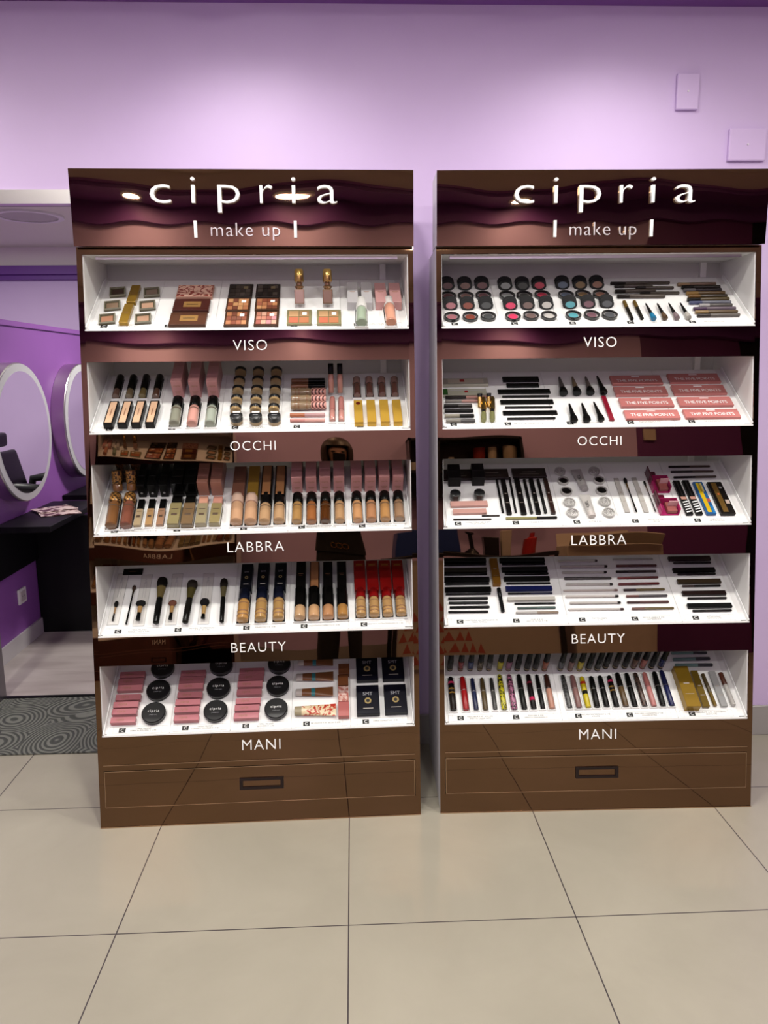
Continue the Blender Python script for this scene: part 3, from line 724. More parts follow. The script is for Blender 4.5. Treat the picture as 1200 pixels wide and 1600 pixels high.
('L3', 'v', 'bottle', 'fluid foundation bottle with black cap', 'bottle', [
 (0.6435,0.0234,-0.003,0.1239,0.0313,('#090807','#a8814e',0.34,'band'),{}),
 (0.6897,0.022,0.01,0.1254,0.0314,('#090807','#985f34',0.34,'band'),{}),
 (0.7328,0.0226,-0.01,0.1242,0.0314,('#090807','#4e2a0e',0.34,'band'),{}),
 (0.7791,0.0231,0.004,0.1244,0.0315,('#090807','#b08a62',0.34,'band'),{}),
 (0.8361,0.0239,0.007,0.1234,0.0315,('#090807','#bf8e62',0.34,'band'),{}),
 (0.8795,0.0245,-0.017,0.1221,0.0316,('#090807','#ad7c58',0.34,'band'),{}),
 (0.9235,0.025,-0.026,0.1217,0.0317,('#090807','#b08250',0.34,'band'),{}),
 (0.969,0.0262,-0.022,0.1206,0.0317,('#090807','#96765a',0.34,'band'),{}),
]),
('L4', 'v', 'brush', 'small sponge tip brush in clear pack', 'brush', [
 (0.0523,0.0558,0.013,0.0791,0.0119,('#0a0a0a','#c09a70','#141210',0.35),{'pack':1}),
]),
('L4', 'v', 'brush', 'long thin black liner brush', 'brush', [
 (0.0968,0.0404,-0.001,0.1593,0.0111,('#0a0a0a','#3a2a20','#3a241a',0.7),{}),
]),
('L4', 'v', 'brush', 'black fan brush in clear pack', 'brush', [
 (0.1339,0.0485,0.02,0.0789,0.0283,('#0a0a0a','#b8905c','#0c0c0c',0.35),{'pack':1,'fan':1}),
]),
('L4', 'v', 'brush', 'large domed powder brush', 'brush', [
 (0.1927,0.0321,0.022,0.1893,0.0305,('#0a0a0a','#8a7a4c','#15120e',0.53),{'big':1}),
]),
('L4', 'v', 'brush', 'flat gold brush in clear pack', 'brush', [
 (0.2346,0.0493,0.018,0.0781,0.0238,('#0a0a0a','#b8905c','#5a3020',0.33),{'pack':1,'fan':1}),
]),
('L4', 'v', 'brush', 'khaki headed powder brush', 'brush', [
 (0.284,0.031,-0.031,0.1746,0.0305,('#141210','#6a6234','#241c14',0.55),{'big':1}),
]),
('L4', 'v', 'brush', 'round black blush brush in clear pack', 'brush', [
 (0.3376,0.0486,0.014,0.0795,0.0267,('#0a0a0a','#c8a468','#08070a',0.2),{'pack':1}),
]),
('L4', 'v', 'brush', 'slim domed foundation brush', 'brush', [
 (0.3978,0.0328,0.043,0.181,0.0224,('#0c0c0c','#7a7250','#201a16',0.55),{'big':1}),
]),
('L4', 'v', 'carton', 'black hanging card with white print', 'card', [
 (0.0804,0.2487,0.0,0.0266,0.0647,('#0a0a0a','text:'),{'h':0.004}),
]),
('L4', 'v', 'carton', 'navy carton with gold medallion', 'carton', [
 (0.4662,0.1527,0.0,0.1082,0.038,('#0a0c16','medal'),{'h':0.03}),
 (0.5208,0.1521,0.0,0.1109,0.0381,('#0a0c16','medal'),{'h':0.03}),
 (0.5778,0.152,0.0,0.1104,0.0382,('#0a0c16','medal'),{'h':0.03}),
]),
('L4', 'v', 'bottle', 'tan foundation bottle with navy cap', 'bottle', [
 (0.4634,0.0321,-0.004,0.1225,0.0361,('#0c1226','#b88a50',0.36,'dark'),{}),
 (0.5204,0.0329,-0.001,0.124,0.0361,('#0c1226','#b08a54',0.36,'dark'),{}),
 (0.5772,0.034,0.021,0.1227,0.0353,('#0c1226','#b08a54',0.36,'dark'),{}),
]),
('L4', 'v', 'carton', 'tall black foundation carton', 'carton', [
 (0.6458,0.1521,0.0,0.1132,0.0311,('#0a0707','text:'),{'h':0.03}),
 (0.7354,0.1509,0.0,0.1121,0.0312,('#0a0707','text:'),{'h':0.03}),
 (0.7816,0.1506,0.0,0.1116,0.0313,('#0a0707','text:'),{'h':0.03}),
]),
('L4', 'v', 'carton', 'tan carton with dark red edges', 'carton', [
 (0.6911,0.1512,0.0,0.1126,0.0326,('#2a0c08','tan'),{'h':0.03}),
]),
('L4', 'v', 'bottle', 'long black capped foundation', 'bottle', [
 (0.6447,0.0348,-0.006,0.1216,0.0345,('#060505','#bf9a72',0.62),{}),
 (0.6901,0.0343,0.004,0.1218,0.0345,('#060505','#c49a70',0.62),{}),
 (0.736,0.0343,0.011,0.1215,0.0346,('#060505','#b5845c',0.62),{}),
 (0.7824,0.0358,0.01,0.1199,0.0337,('#060505','#a87a42',0.62),{}),
]),
('L4', 'v', 'carton', 'tall red foundation carton', 'carton', [
 (0.8414,0.1376,0.0,0.1265,0.0375,('#8c0606','goldtext'),{'h':0.03}),
 (0.8844,0.1362,0.0,0.1265,0.0376,('#8c0606','goldtext'),{'h':0.03}),
 (0.9271,0.1354,0.0,0.1266,0.0376,('#8c0606','goldtext'),{'h':0.03}),
 (0.9694,0.1351,0.0,0.1262,0.0377,('#8c0606','goldtext'),{'h':0.03}),
]),
('L4', 'v', 'bottle', 'red capped foundation bottle', 'bottle', [
 (0.8411,0.039,-0.004,0.1075,0.0319,('#800608','#b58e5c',0.34,'dark'),{}),
 (0.8842,0.0386,-0.011,0.1064,0.0319,('#800608','#b58e5c',0.34,'dark'),{}),
 (0.9278,0.0394,0.004,0.1054,0.032,('#800608','#b58e5c',0.34,'dark'),{}),
 (0.9711,0.0401,-0.003,0.1044,0.032,('#800608','#b58e5c',0.34,'dark'),{}),
]),
('L5', 'v', 'carton', 'flat pink powder box', 'box', [
 (0.0762,0.0356,0.0,0.0204,0.0781,('#c07880','text:cipria'),{'h':0.018}),
 (0.0754,0.0653,0.0,0.0207,0.0788,('#c07880','text:cipria'),{'h':0.018}),
 (0.0755,0.0907,0.0,0.021,0.0793,('#c07880','text:cipria'),{'h':0.018}),
 (0.0781,0.1175,0.0,0.0214,0.0799,('#c07880','text:cipria'),{'h':0.018}),
 (0.0776,0.1523,0.0,0.0218,0.0807,('#c07880','text:cipria'),{'h':0.018}),
 (0.0767,0.1769,0.0,0.0221,0.0813,('#c07880','text:cipria'),{'h':0.018}),
 (0.0774,0.2028,0.0,0.0224,0.0818,('#c07880','text:cipria'),{'h':0.018}),
 (0.2755,0.0352,0.0,0.0205,0.0786,('#c07880','text:cipria'),{'h':0.018}),
 (0.2732,0.0652,0.0,0.0208,0.0793,('#c07880','text:cipria'),{'h':0.018}),
 (0.2732,0.0918,0.0,0.0211,0.0799,('#c07880','text:cipria'),{'h':0.018}),
 (0.2769,0.1187,0.0,0.0215,0.0805,('#c07880','text:cipria'),{'h':0.018}),
 (0.2758,0.1511,0.0,0.0219,0.0812,('#c07880','text:cipria'),{'h':0.018}),
 (0.2762,0.1758,0.0,0.0222,0.0818,('#c07880','text:cipria'),{'h':0.018}),
 (0.278,0.2007,0.0,0.0225,0.0824,('#c07880','text:cipria'),{'h':0.018}),
 (0.4654,0.0353,0.0,0.0206,0.0792,('#c07880','text:cipria'),{'h':0.018}),
 (0.4662,0.0637,0.0,0.0209,0.0798,('#c07880','text:cipria'),{'h':0.018}),
 (0.4683,0.0883,0.0,0.0212,0.0804,('#c07880','text:cipria'),{'h':0.018}),
 (0.4693,0.1219,0.0,0.0216,0.0811,('#c07880','text:cipria'),{'h':0.018}),
 (0.4697,0.1518,0.0,0.022,0.0818,('#c07880','text:cipria'),{'h':0.018}),
 (0.4717,0.1782,0.0,0.0223,0.0824,('#c07880','text:cipria'),{'h':0.018}),
 (0.4731,0.2017,0.0,0.0226,0.0829,('#c07880','text:cipria'),{'h':0.018}),
]),
('L5', 'd', 'compact', 'round black powder compact', 'compact', [
 (0.1684,0.0693,0.0,0.0761,0.0761,(),{'h':0.018}),
 (0.1705,0.1541,0.0,0.077,0.077,(),{'h':0.018}),
 (0.1722,0.2403,0.0,0.0769,0.0769,(),{'h':0.018}),
 (0.3653,0.0693,0.0,0.0762,0.0762,(),{'h':0.018}),
 (0.3665,0.1547,0.0,0.0771,0.0771,(),{'h':0.018}),
 (0.3674,0.2431,0.0,0.0775,0.0775,(),{'h':0.018}),
 (0.5597,0.0694,0.0,0.0753,0.0753,(),{'h':0.018}),
 (0.5617,0.1553,0.0,0.0752,0.0752,(),{'h':0.018}),
 (0.5631,0.2415,0.0,0.076,0.076,(),{'h':0.018}),
]),
('L5', 'h', 'tube', 'brown body cream tube with white cap', 'tube', [
 (0.6225,0.1862,-1.57,0.1241,0.0371,('#c4bcb8','#7a4c2a'),{'h':0.012}),
 (0.6216,0.1277,-1.568,0.1236,0.036,('#c4bcb8','#7a4c2a'),{'h':0.012}),
 (0.626,0.2454,-1.57,0.1202,0.0372,('#c4bcb8','#7a4c2a'),{'h':0.012}),
]),
('L5', 'h', 'tube', 'beige cream tube with red flowers', 'tube', [
 (0.6201,0.0583,-1.571,0.1337,0.0441,('#a89c80','flowert'),{'h':0.014}),
]),
('L5', 'v', 'carton', 'pink blush carton', 'carton', [
 (0.7789,0.0297,0.0,0.0525,0.0355,('#b5605c',''),{'h':0.02}),
]),
('L5', 'v', 'carton', 'rose foil carton', 'carton', [
 (0.7788,0.0843,0.0,0.0563,0.0341,('rosefoil',''),{'h':0.02}),
]),
('L5', 'v', 'carton', 'bronze foil carton', 'carton', [
 (0.7788,0.144,0.0,0.0401,0.0346,('#7a4828',''),{'h':0.02}),
 (0.782,0.1874,0.0,0.041,0.036,('#7a4828',''),{'h':0.02}),
]),
('L5', 'v', 'carton', 'large navy box with gold medallion', 'box', [
 (0.8588,0.0348,0.0,0.106,0.0746,('#0a0a18','medal'),{'h':0.02}),
 (0.9497,0.0363,0.0,0.1043,0.0734,('#0a0a18','medal'),{'h':0.02}),
 (0.8606,0.1608,0.0,0.0984,0.0732,('#0a0a18','medal'),{'h':0.02}),
 (0.9487,0.1613,0.0,0.0976,0.0734,('#0a0a18','medal'),{'h':0.02}),
]),
('R1', 'd', 'ring', 'open ring eyeshadow pot', 'eyeshadow', [
 (0.0519,0.0522,0.0,0.0497,0.0497,('#a0646c',),{'h':0.009}),
]),
('R1', 'n', 'discstand', 'upright black eyeshadow pot', 'eyeshadow', [
 (0.0529,0.0989,0.0,0.032,0.0464,('#a0646c',),{}),
 (0.0526,0.1135,0.0,0.032,0.0466,('#0a0a0a',),{}),
 (0.0523,0.1283,0.0,0.032,0.0468,('#0a0a0a',),{}),
]),
('R1', 'd', 'ring', 'open ring eyeshadow pot', 'eyeshadow', [
 (0.0508,0.1801,0.0,0.0516,0.0516,('#5a3438',),{'h':0.009}),
]),
('R1', 'n', 'discstand', 'upright black eyeshadow pot', 'eyeshadow', [
 (0.0529,0.2238,0.0,0.032,0.048,('#5a3438',),{}),
 (0.0526,0.2395,0.0,0.032,0.0483,('#0a0a0a',),{}),
 (0.0523,0.2554,0.0,0.032,0.0485,('#0a0a0a',),{}),
]),
('R1', 'd', 'ring', 'open ring eyeshadow pot', 'eyeshadow', [
 (0.1102,0.0513,0.0,0.0498,0.0498,('#7a3424',),{'h':0.009}),
]),
('R1', 'n', 'discstand', 'upright black eyeshadow pot', 'eyeshadow', [
 (0.1081,0.098,0.0,0.032,0.0464,('#7a3424',),{}),
 (0.108,0.1127,0.0,0.032,0.0466,('#0a0a0a',),{}),
 (0.1079,0.1274,0.0,0.032,0.0468,('#0a0a0a',),{}),
]),
('R1', 'd', 'ring', 'open ring eyeshadow pot', 'eyeshadow', [
 (0.1087,0.1792,0.0,0.0516,0.0516,('#7a5a54',),{'h':0.009}),
]),
('R1', 'n', 'discstand', 'upright black eyeshadow pot', 'eyeshadow', [
 (0.1116,0.2229,0.0,0.032,0.0481,('#7a5a54',),{}),
 (0.1116,0.2386,0.0,0.032,0.0483,('#0a0a0a',),{}),
 (0.1115,0.2544,0.0,0.032,0.0485,('#0a0a0a',),{}),
]),
('R1', 'd', 'ring', 'open ring eyeshadow pot', 'eyeshadow', [
 (0.1675,0.0532,0.0,0.0498,0.0498,('#3a3c3e',),{'h':0.009}),
]),
('R1', 'n', 'discstand', 'upright black eyeshadow pot', 'eyeshadow', [
 (0.1677,0.099,0.0,0.032,0.0465,('#3a3c3e',),{}),
 (0.1678,0.1137,0.0,0.032,0.0467,('#0a0a0a',),{}),
 (0.168,0.1285,0.0,0.032,0.0469,('#0a0a0a',),{}),
]),
('R1', 'd', 'ring', 'open ring eyeshadow pot', 'eyeshadow', [
 (0.167,0.1814,0.0,0.0517,0.0517,('#6a4448',),{'h':0.009}),
]),
('R1', 'n', 'discstand', 'upright black eyeshadow pot', 'eyeshadow', [
 (0.169,0.2241,0.0,0.032,0.0481,('#6a4448',),{}),
 (0.1692,0.2398,0.0,0.032,0.0483,('#0a0a0a',),{}),
 (0.1694,0.2557,0.0,0.032,0.0485,('#0a0a0a',),{}),
]),
('R1', 'd', 'ring', 'open ring eyeshadow pot', 'eyeshadow', [
 (0.2463,0.0519,0.0,0.0499,0.0499,('#d0305c',),{'h':0.009}),
]),
('R1', 'n', 'discstand', 'upright black eyeshadow pot', 'eyeshadow', [
 (0.2459,0.0958,0.0,0.032,0.0465,('#d0305c',),{}),
 (0.2464,0.1104,0.0,0.032,0.0467,('#0a0a0a',),{}),
 (0.2469,0.1252,0.0,0.032,0.0469,('#0a0a0a',),{}),
]),
('R1', 'd', 'ring', 'open ring eyeshadow pot', 'eyeshadow', [
 (0.245,0.1802,0.0,0.0517,0.0517,('#8a8c8c',),{'h':0.009}),
]),
('R1', 'n', 'discstand', 'upright black eyeshadow pot', 'eyeshadow', [
 (0.2463,0.2208,0.0,0.032,0.0481,('#8a8c8c',),{}),
 (0.2468,0.2365,0.0,0.032,0.0483,('#0a0a0a',),{}),
 (0.2473,0.2523,0.0,0.032,0.0485,('#0a0a0a',),{}),
]),
('R1', 'd', 'ring', 'open ring eyeshadow pot', 'eyeshadow', [
 (0.3044,0.0548,0.0,0.0499,0.0499,('#6a5450',),{'h':0.009}),
]),
('R1', 'n', 'discstand', 'upright black eyeshadow pot', 'eyeshadow', [
 (0.302,0.0968,0.0,0.032,0.0465,('#6a5450',),{}),
 (0.3027,0.1115,0.0,0.032,0.0467,('#0a0a0a',),{}),
 (0.3035,0.1263,0.0,0.032,0.0469,('#0a0a0a',),{}),
]),
('R1', 'd', 'ring', 'open ring eyeshadow pot', 'eyeshadow', [
 (0.302,0.1793,0.0,0.0517,0.0517,('#3a3a38',),{'h':0.009}),
]),
('R1', 'n', 'discstand', 'upright black eyeshadow pot', 'eyeshadow', [
 (0.304,0.2199,0.0,0.032,0.0481,('#3a3a38',),{}),
 (0.3048,0.2356,0.0,0.032,0.0483,('#0a0a0a',),{}),
 (0.3056,0.2514,0.0,0.032,0.0486,('#0a0a0a',),{}),
]),
('R1', 'd', 'ring', 'open ring eyeshadow pot', 'eyeshadow', [
 (0.3615,0.0539,0.0,0.05,0.05,('#b8b4b0',),{'h':0.009}),
]),
('R1', 'n', 'discstand', 'upright black eyeshadow pot', 'eyeshadow', [
 (0.3633,0.0978,0.0,0.032,0.0466,('#b8b4b0',),{}),
 (0.3643,0.1125,0.0,0.032,0.0468,('#0a0a0a',),{}),
 (0.3653,0.1273,0.0,0.032,0.047,('#0a0a0a',),{}),
]),
('R1', 'd', 'ring', 'open ring eyeshadow pot', 'eyeshadow', [
 (0.3618,0.1824,0.0,0.0518,0.0518,('#b03048',),{'h':0.009}),
]),
('R1', 'n', 'discstand', 'upright black eyeshadow pot', 'eyeshadow', [
 (0.3602,0.2221,0.0,0.032,0.0482,('#b03048',),{}),
 (0.3612,0.2379,0.0,0.032,0.0484,('#0a0a0a',),{}),
 (0.3622,0.2537,0.0,0.032,0.0486,('#0a0a0a',),{}),
]),
('R1', 'd', 'ring', 'open ring eyeshadow pot', 'eyeshadow', [
 (0.44,0.0555,0.0,0.05,0.05,('#4c98a4',),{'h':0.009}),
]),
('R1', 'n', 'discstand', 'upright black eyeshadow pot', 'eyeshadow', [
 (0.44,0.0995,0.0,0.032,0.0466,('#4c98a4',),{}),
 (0.4413,0.1142,0.0,0.032,0.0468,('#0a0a0a',),{}),
 (0.4426,0.129,0.0,0.032,0.047,('#0a0a0a',),{}),
]),
('R1', 'd', 'ring', 'open ring eyeshadow pot', 'eyeshadow', [
 (0.44,0.1812,0.0,0.0518,0.0518,('#5a6478',),{'h':0.009}),
]),
('R1', 'n', 'discstand', 'upright black eyeshadow pot', 'eyeshadow', [
 (0.439,0.224,0.0,0.032,0.0483,('#5a6478',),{}),
 (0.4404,0.2398,0.0,0.032,0.0485,('#0a0a0a',),{}),
 (0.4417,0.2557,0.0,0.032,0.0487,('#0a0a0a',),{}),
]),
('R1', 'd', 'ring', 'open ring eyeshadow pot', 'eyeshadow', [
 (0.4992,0.0564,0.0,0.0501,0.0501,('#6a4450',),{'h':0.009}),
]),
('R1', 'n', 'discstand', 'upright black eyeshadow pot', 'eyeshadow', [
 (0.5002,0.1015,0.0,0.032,0.0467,('#6a4450',),{}),
 (0.5018,0.1162,0.0,0.032,0.0469,('#0a0a0a',),{}),
 (0.5033,0.1311,0.0,0.032,0.0471,('#0a0a0a',),{}),
]),
('R1', 'd', 'ring', 'open ring eyeshadow pot', 'eyeshadow', [
 (0.4972,0.1834,0.0,0.0519,0.0519,('#7a6040',),{'h':0.009}),
]),
('R1', 'n', 'discstand', 'upright black eyeshadow pot', 'eyeshadow', [
 (0.498,0.2231,0.0,0.032,0.0483,('#7a6040',),{}),
 (0.4996,0.2389,0.0,0.032,0.0485,('#0a0a0a',),{}),
 (0.5012,0.2548,0.0,0.032,0.0487,('#0a0a0a',),{}),
]),
('R1', 'd', 'ring', 'open ring eyeshadow pot', 'eyeshadow', [
 (0.5566,0.0564,0.0,0.0501,0.0501,('#44464c',),{'h':0.009}),
]),
('R1', 'n', 'discstand', 'upright black eyeshadow pot', 'eyeshadow', [
 (0.5604,0.1025,0.0,0.032,0.0467,('#44464c',),{}),
 (0.5622,0.1172,0.0,0.032,0.0469,('#0a0a0a',),{}),
 (0.564,0.1321,0.0,0.032,0.0471,('#0a0a0a',),{}),
]),
('R1', 'd', 'ring', 'open ring eyeshadow pot', 'eyeshadow', [
 (0.5555,0.1825,0.0,0.0519,0.0519,('#8a6050',),{'h':0.009}),
]),
('R1', 'n', 'discstand', 'upright black eyeshadow pot', 'eyeshadow', [
 (0.5554,0.2243,0.0,0.032,0.0483,('#8a6050',),{}),
 (0.5572,0.2401,0.0,0.032,0.0486,('#0a0a0a',),{}),
 (0.5591,0.256,0.0,0.032,0.0488,('#0a0a0a',),{}),
]),
('R1', 'h', 'pencil', 'thin dark brow pencil', 'pencil', [
 (0.6047,0.2531,-1.564,0.2013,0.0109,('#1a1412','#4a4038',0.25),{}),
 (0.6137,0.2333,-1.559,0.1285,0.0108,('#1a1412','#4a4038',0.25),{}),
 (0.6831,0.2224,-1.579,0.1269,0.0108,('#1a1412','#4a4038',0.25),{}),
 (0.6066,0.1978,-1.55,0.1365,0.0135,('#1a1412','#4a4038',0.25),{}),
 (0.6894,0.1885,-1.579,0.1292,0.0106,('#1a1412','#4a4038',0.25),{}),
 (0.6066,0.1663,-1.57,0.1586,0.0133,('#1a1412','#4a4038',0.25),{}),
]),
('R1', 'v', 'pencil', 'short gold liner pen', 'pen', [
 (0.6214,0.0276,-0.004,0.1088,0.0116,('#141008','#6a5220',0.62),{}),
 (0.6543,0.0297,-0.007,0.1062,0.0116,('#141008','#6a5220',0.62),{}),
]),
('R1', 'v', 'cone', 'slim tapered liner with coloured base', 'eyeliner', [
 (0.6892,0.0228,0.024,0.0939,0.0182,('#1a6e96',),{}),
 (0.7259,0.0249,0.012,0.0912,0.0182,('#55402c',),{}),
 (0.7636,0.0251,0.009,0.0922,0.0183,('#7a6a6e',),{}),
 (0.8012,0.0263,0.003,0.0923,0.0183,('#a8a49e',),{}),
]),
('R1', 'h', 'pencil', 'eye pencil', 'pencil', [
 (0.8293,0.241,-1.567,0.1297,0.0129,('#8a6e50','#6a5040',0.3),{}),
 (0.8367,0.2204,-1.56,0.1301,0.0137,('#15100e','#241a16',0.3),{}),
 (0.8377,0.2019,-1.571,0.127,0.0136,('#6a6668','#241c20',0.3),{}),
 (0.8402,0.1817,-1.553,0.1305,0.0134,('#8a6a38','#5a4428',0.3),{}),
 (0.8409,0.1627,-1.56,0.1301,0.0133,('#6a4a20','#2a2014',0.3),{}),
 (0.8318,0.1413,-1.555,0.1388,0.0141,('#100c0a','#4a3c20',0.3),{}),
 (0.8329,0.1243,-1.562,0.1375,0.0121,('#4a5070','#6a6c78',0.3),{}),
 (0.8609,0.1072,-1.566,0.108,0.0119,('#a8a4a4','#55504c',0.3),{}),
 (0.835,0.0867,-1.562,0.1385,0.0118,('#4a3450','#6a5c68',0.3),{}),
 (0.8347,0.0668,-1.562,0.1377,0.0117,('#8a7048','#5a4830',0.3),{}),
 (0.8349,0.0472,-1.563,0.1379,0.0116,('#241c1a','#5a5450',0.3),{}),
]),
('R2', 'h', 'carton', 'white pencil box with red mark', 'box', [
 (0.0331,0.2312,-1.566,0.1529,0.0358,('#bcb8a8','redmark'),{'h':0.012}),
]),
('R2', 'h', 'carton', 'green ended white pencil box', 'box', [
 (0.0286,0.1736,-1.574,0.1454,0.0315,('#b8b8a4','greenend'),{'h':0.012}),
]),
('R2', 'h', 'pencil', 'lash pen', 'pen', [
 (0.0367,0.1509,-1.565,0.1356,0.0109,('#201816','#a87a70',0.5),{}),
 (0.0351,0.1314,-1.569,0.1064,0.01,('#77706a','#a87c74',0.5),{}),
 (0.0281,0.104,-1.567,0.0914,0.0136,('#181414','#2c2624',0.5),{}),
 (0.0286,0.0794,-1.568,0.0922,0.012,('#141010','#0a0a0a',0.5),{}),
 (0.0274,0.0536,-1.572,0.0938,0.0118,('#8a8474','#161412',0.5),{}),
 (0.029,0.0281,-1.568,0.0927,0.0116,('#807c74','#4a4848',0.5),{}),
]),
('R2', 'v', 'gbottle2', 'short gold lash bottle', 'bottle', [
 (0.1475,0.0237,-0.115,0.1183,0.0186,(),{}),
 (0.1756,0.0246,-0.123,0.1193,0.0186,(),{}),
]),
('R2', 'n', 'discstand', 'gold lash bottle with black top behind', 'bottle', [
 (0.1464,0.1038,0.0,0.045,0.0159,('#b08a28',),{}),
 (0.1757,0.1048,0.0,0.045,0.016,('#b08a28',),{}),
]),
('R2', 'h', 'carton', 'black slanted tweezer', 'tweezer', [
 (0.2386,0.2507,-1.573,0.1238,0.0263,('#0c0c0c',''),{'h':0.006}),
 (0.2477,0.2171,-1.576,0.109,0.0194,('#0c0c0c',''),{'h':0.006}),
]),
('R2', 'h', 'carton', 'wide black nail file', 'nail file', [
 (0.2143,0.1829,-1.568,0.1747,0.0222,('#0b0b0b',''),{'h':0.005}),
 (0.2151,0.1266,-1.571,0.1743,0.0215,('#0b0b0b',''),{'h':0.005}),
 (0.216,0.0691,-1.571,0.1757,0.0208,('#0b0b0b',''),{'h':0.005}),
]),
('R2', 'h', 'pencil', 'thin black pencil between the files', 'pencil', [
 (0.2252,0.1551,-1.572,0.1551,0.0078,('#0c0c0c','#1a1816',0.4),{}),
 (0.227,0.098,-1.572,0.155,0.0068,('#0c0c0c','#1a1816',0.4),{}),
 (0.226,0.0395,-1.57,0.1549,0.0073,('#0c0c0c','#1a1816',0.4),{}),
]),
('R2', 'v', 'cone', 'small black brush head with silver handle', 'brush', [
 (0.4278,0.1545,-0.013,0.0917,0.0279,('#0c0c0c','#4a4444'),{}),
 (0.4728,0.1552,-0.001,0.0901,0.0279,('#0c0c0c','#6a5a44'),{}),
 (0.5176,0.1566,-0.013,0.0902,0.027,('#0c0c0c','#5a504c'),{}),
 (0.5626,0.1577,0.034,0.0946,0.0241,('#0a0a0a','#0a0a0a'),{}),
]),
('R2', 'v', 'cone', 'black bottle shaped applicator', 'applicator', [
 (0.4346,0.0145,-0.009,0.0869,0.025,('#0c0c0c','#0a0a0a'),{}),
 (0.476,0.0152,-0.012,0.0878,0.025,('#0c0c0c','#0a0a0a'),{}),
 (0.523,0.018,0.052,0.0943,0.0214,('#0c0c0c','#0a0a0a'),{}),
]),
('R2', 'v', 'carton', 'dark red flat tool', 'tweezer', [
 (0.5592,0.0229,0.0,0.1263,0.015,('#8a0c28',''),{'h':0.008}),
]),
('R2', 'v', 'carton', 'pink sleeve box with white lettering', 'box', [
 (0.6898,0.2103,0.0,0.0475,0.1717,('#c97c78','text:THE FIVE POINTS'),{'h':0.01}),
 (0.6889,0.1489,0.0,0.0467,0.1737,('#c97c78','text:THE FIVE POINTS'),{'h':0.01}),
 (0.6914,0.0887,0.0,0.0444,0.1736,('#c97c78','text:THE FIVE POINTS'),{'h':0.01}),
 (0.6927,0.0261,0.0,0.0429,0.1751,('#c97c78','text:THE FIVE POINTS'),{'h':0.01}),
 (0.8882,0.2166,0.0,0.0486,0.1724,('#c97c78','text:THE FIVE POINTS'),{'h':0.01}),
 (0.8852,0.1517,0.0,0.0493,0.1757,('#c97c78','text:THE FIVE POINTS'),{'h':0.01}),
 (0.8859,0.089,0.0,0.0461,0.1759,('#c97c78','text:THE FIVE POINTS'),{'h':0.01}),
 (0.8866,0.0269,0.0,0.043,0.1775,('#c97c78','text:THE FIVE POINTS'),{'h':0.01}),
]),
('R3', 'v', 'carton', 'flat dark brown palette', 'palette', [
 (0.0818,0.2172,0.0,0.0483,0.0998,('#241412','line'),{'h':0.01}),
 (0.2004,0.2185,0.0,0.0469,0.1107,('#241412','line'),{'h':0.01}),
 (0.3272,0.2233,0.0,0.0434,0.1149,('#241412','line'),{'h':0.01}),
]),
('R3', 'n', 'qbox', 'small black square jar box', 'box', [
 (0.0683,0.1892,0.0,0.04,0.0406,(2,0.035,'#141012',''),{}),
 (0.1481,0.1912,0.0,0.04,0.0407,(2,0.035,'#141012',''),{}),
]),
('R3', 'd', 'jarfront2', 'round black gel liner jar', 'jar', [
 (0.0642,0.1291,0.0,0.0349,0.0349,(),{'h':0.03}),
 (0.1434,0.1309,0.0,0.035,0.035,(),{'h':0.03}),
]),
('R3', 'h', 'carton', 'slim pink lash glue pack', 'box', [
 (0.0464,0.0994,-1.561,0.122,0.0227,('#d0a096',''),{'h':0.01}),
 (0.052,0.0655,-1.562,0.1087,0.0196,('#d0a096',''),{'h':0.01}),
]),
('R3', 'h', 'pencil', 'fine liner in clear sleeve', 'eyeliner', [
 (0.1442,0.0488,-1.569,0.0579,0.0052,('#201c1a','#3a3430',0.4),{}),
 (0.0506,0.0336,-1.573,0.123,0.0058,('#201c1a','#3a3430',0.4),{}),
]),
('R3', 'v', 'pencil', 'slim black liner pen', 'pen', [
 (0.2143,0.0606,0.004,0.1679,0.0076,('#0c0a0a','#141010',0.7),{}),
 (0.2563,0.0598,-0.014,0.1679,0.0076,('#0c0a0a','#141010',0.7),{}),
 (0.3068,0.0541,0.002,0.1603,0.0105,('#0c0a0a','#141010',0.7),{}),
 (0.3524,0.0552,-0.004,0.1598,0.0105,('#0c0a0a','#141010',0.7),{}),
]),
('R3', 'v', 'carton', 'flat black pencil box', 'box', [
 (0.2336,0.0508,0.0,0.1635,0.0162,('#100c0c','line'),{'h':0.01}),
 (0.2808,0.05,0.0,0.167,0.0181,('#0e0a0a','line'),{'h':0.01}),
 (0.3286,0.051,0.0,0.1637,0.0152,('#0c0a0a','line'),{'h':0.01}),
 (0.377,0.0513,0.0,0.1638,0.0143,('#2e1812','line'),{'h':0.01}),
]),
('R3', 'h', 'pencil', 'two ended liner with gold ends', 'pencil', [
 (0.2199,0.0338,-1.561,0.1659,0.009,('#8a8450','#141210',0.6),{}),
]),
('R3', 'd', 'gem', 'clear pot with grey glitter', 'glitter pot', [
 (0.4351,0.2522,0.0,0.0365,0.0365,('#77716c',),{'h':0.01}),
 (0.4385,0.1018,0.0,0.0388,0.0388,('#a8a49e',),{'h':0.01}),
 (0.4393,0.0534,0.0,0.0383,0.0383,('#b0aca6',),{'h':0.01}),
 (0.5527,0.2515,0.0,0.0365,0.0365,('#77716c',),{'h':0.01}),
]),
('R3', 'd', 'gem', 'clear pot with dark pigment', 'glitter pot', [
 (0.4376,0.2054,0.0,0.037,0.037,('#2e1c20',),{'h':0.01}),
 (0.4385,0.1542,0.0,0.0384,0.0384,('#1c1418',),{'h':0.01}),
 (0.5592,0.2059,0.0,0.037,0.037,('#2a1c1c',),{'h':0.01}),
 (0.5567,0.1554,0.0,0.0384,0.0384,('#1c1614',),{'h':0.01}),
]),
('R3', 'd', 'gem', 'clear pot with grey glitter', 'glitter pot', [
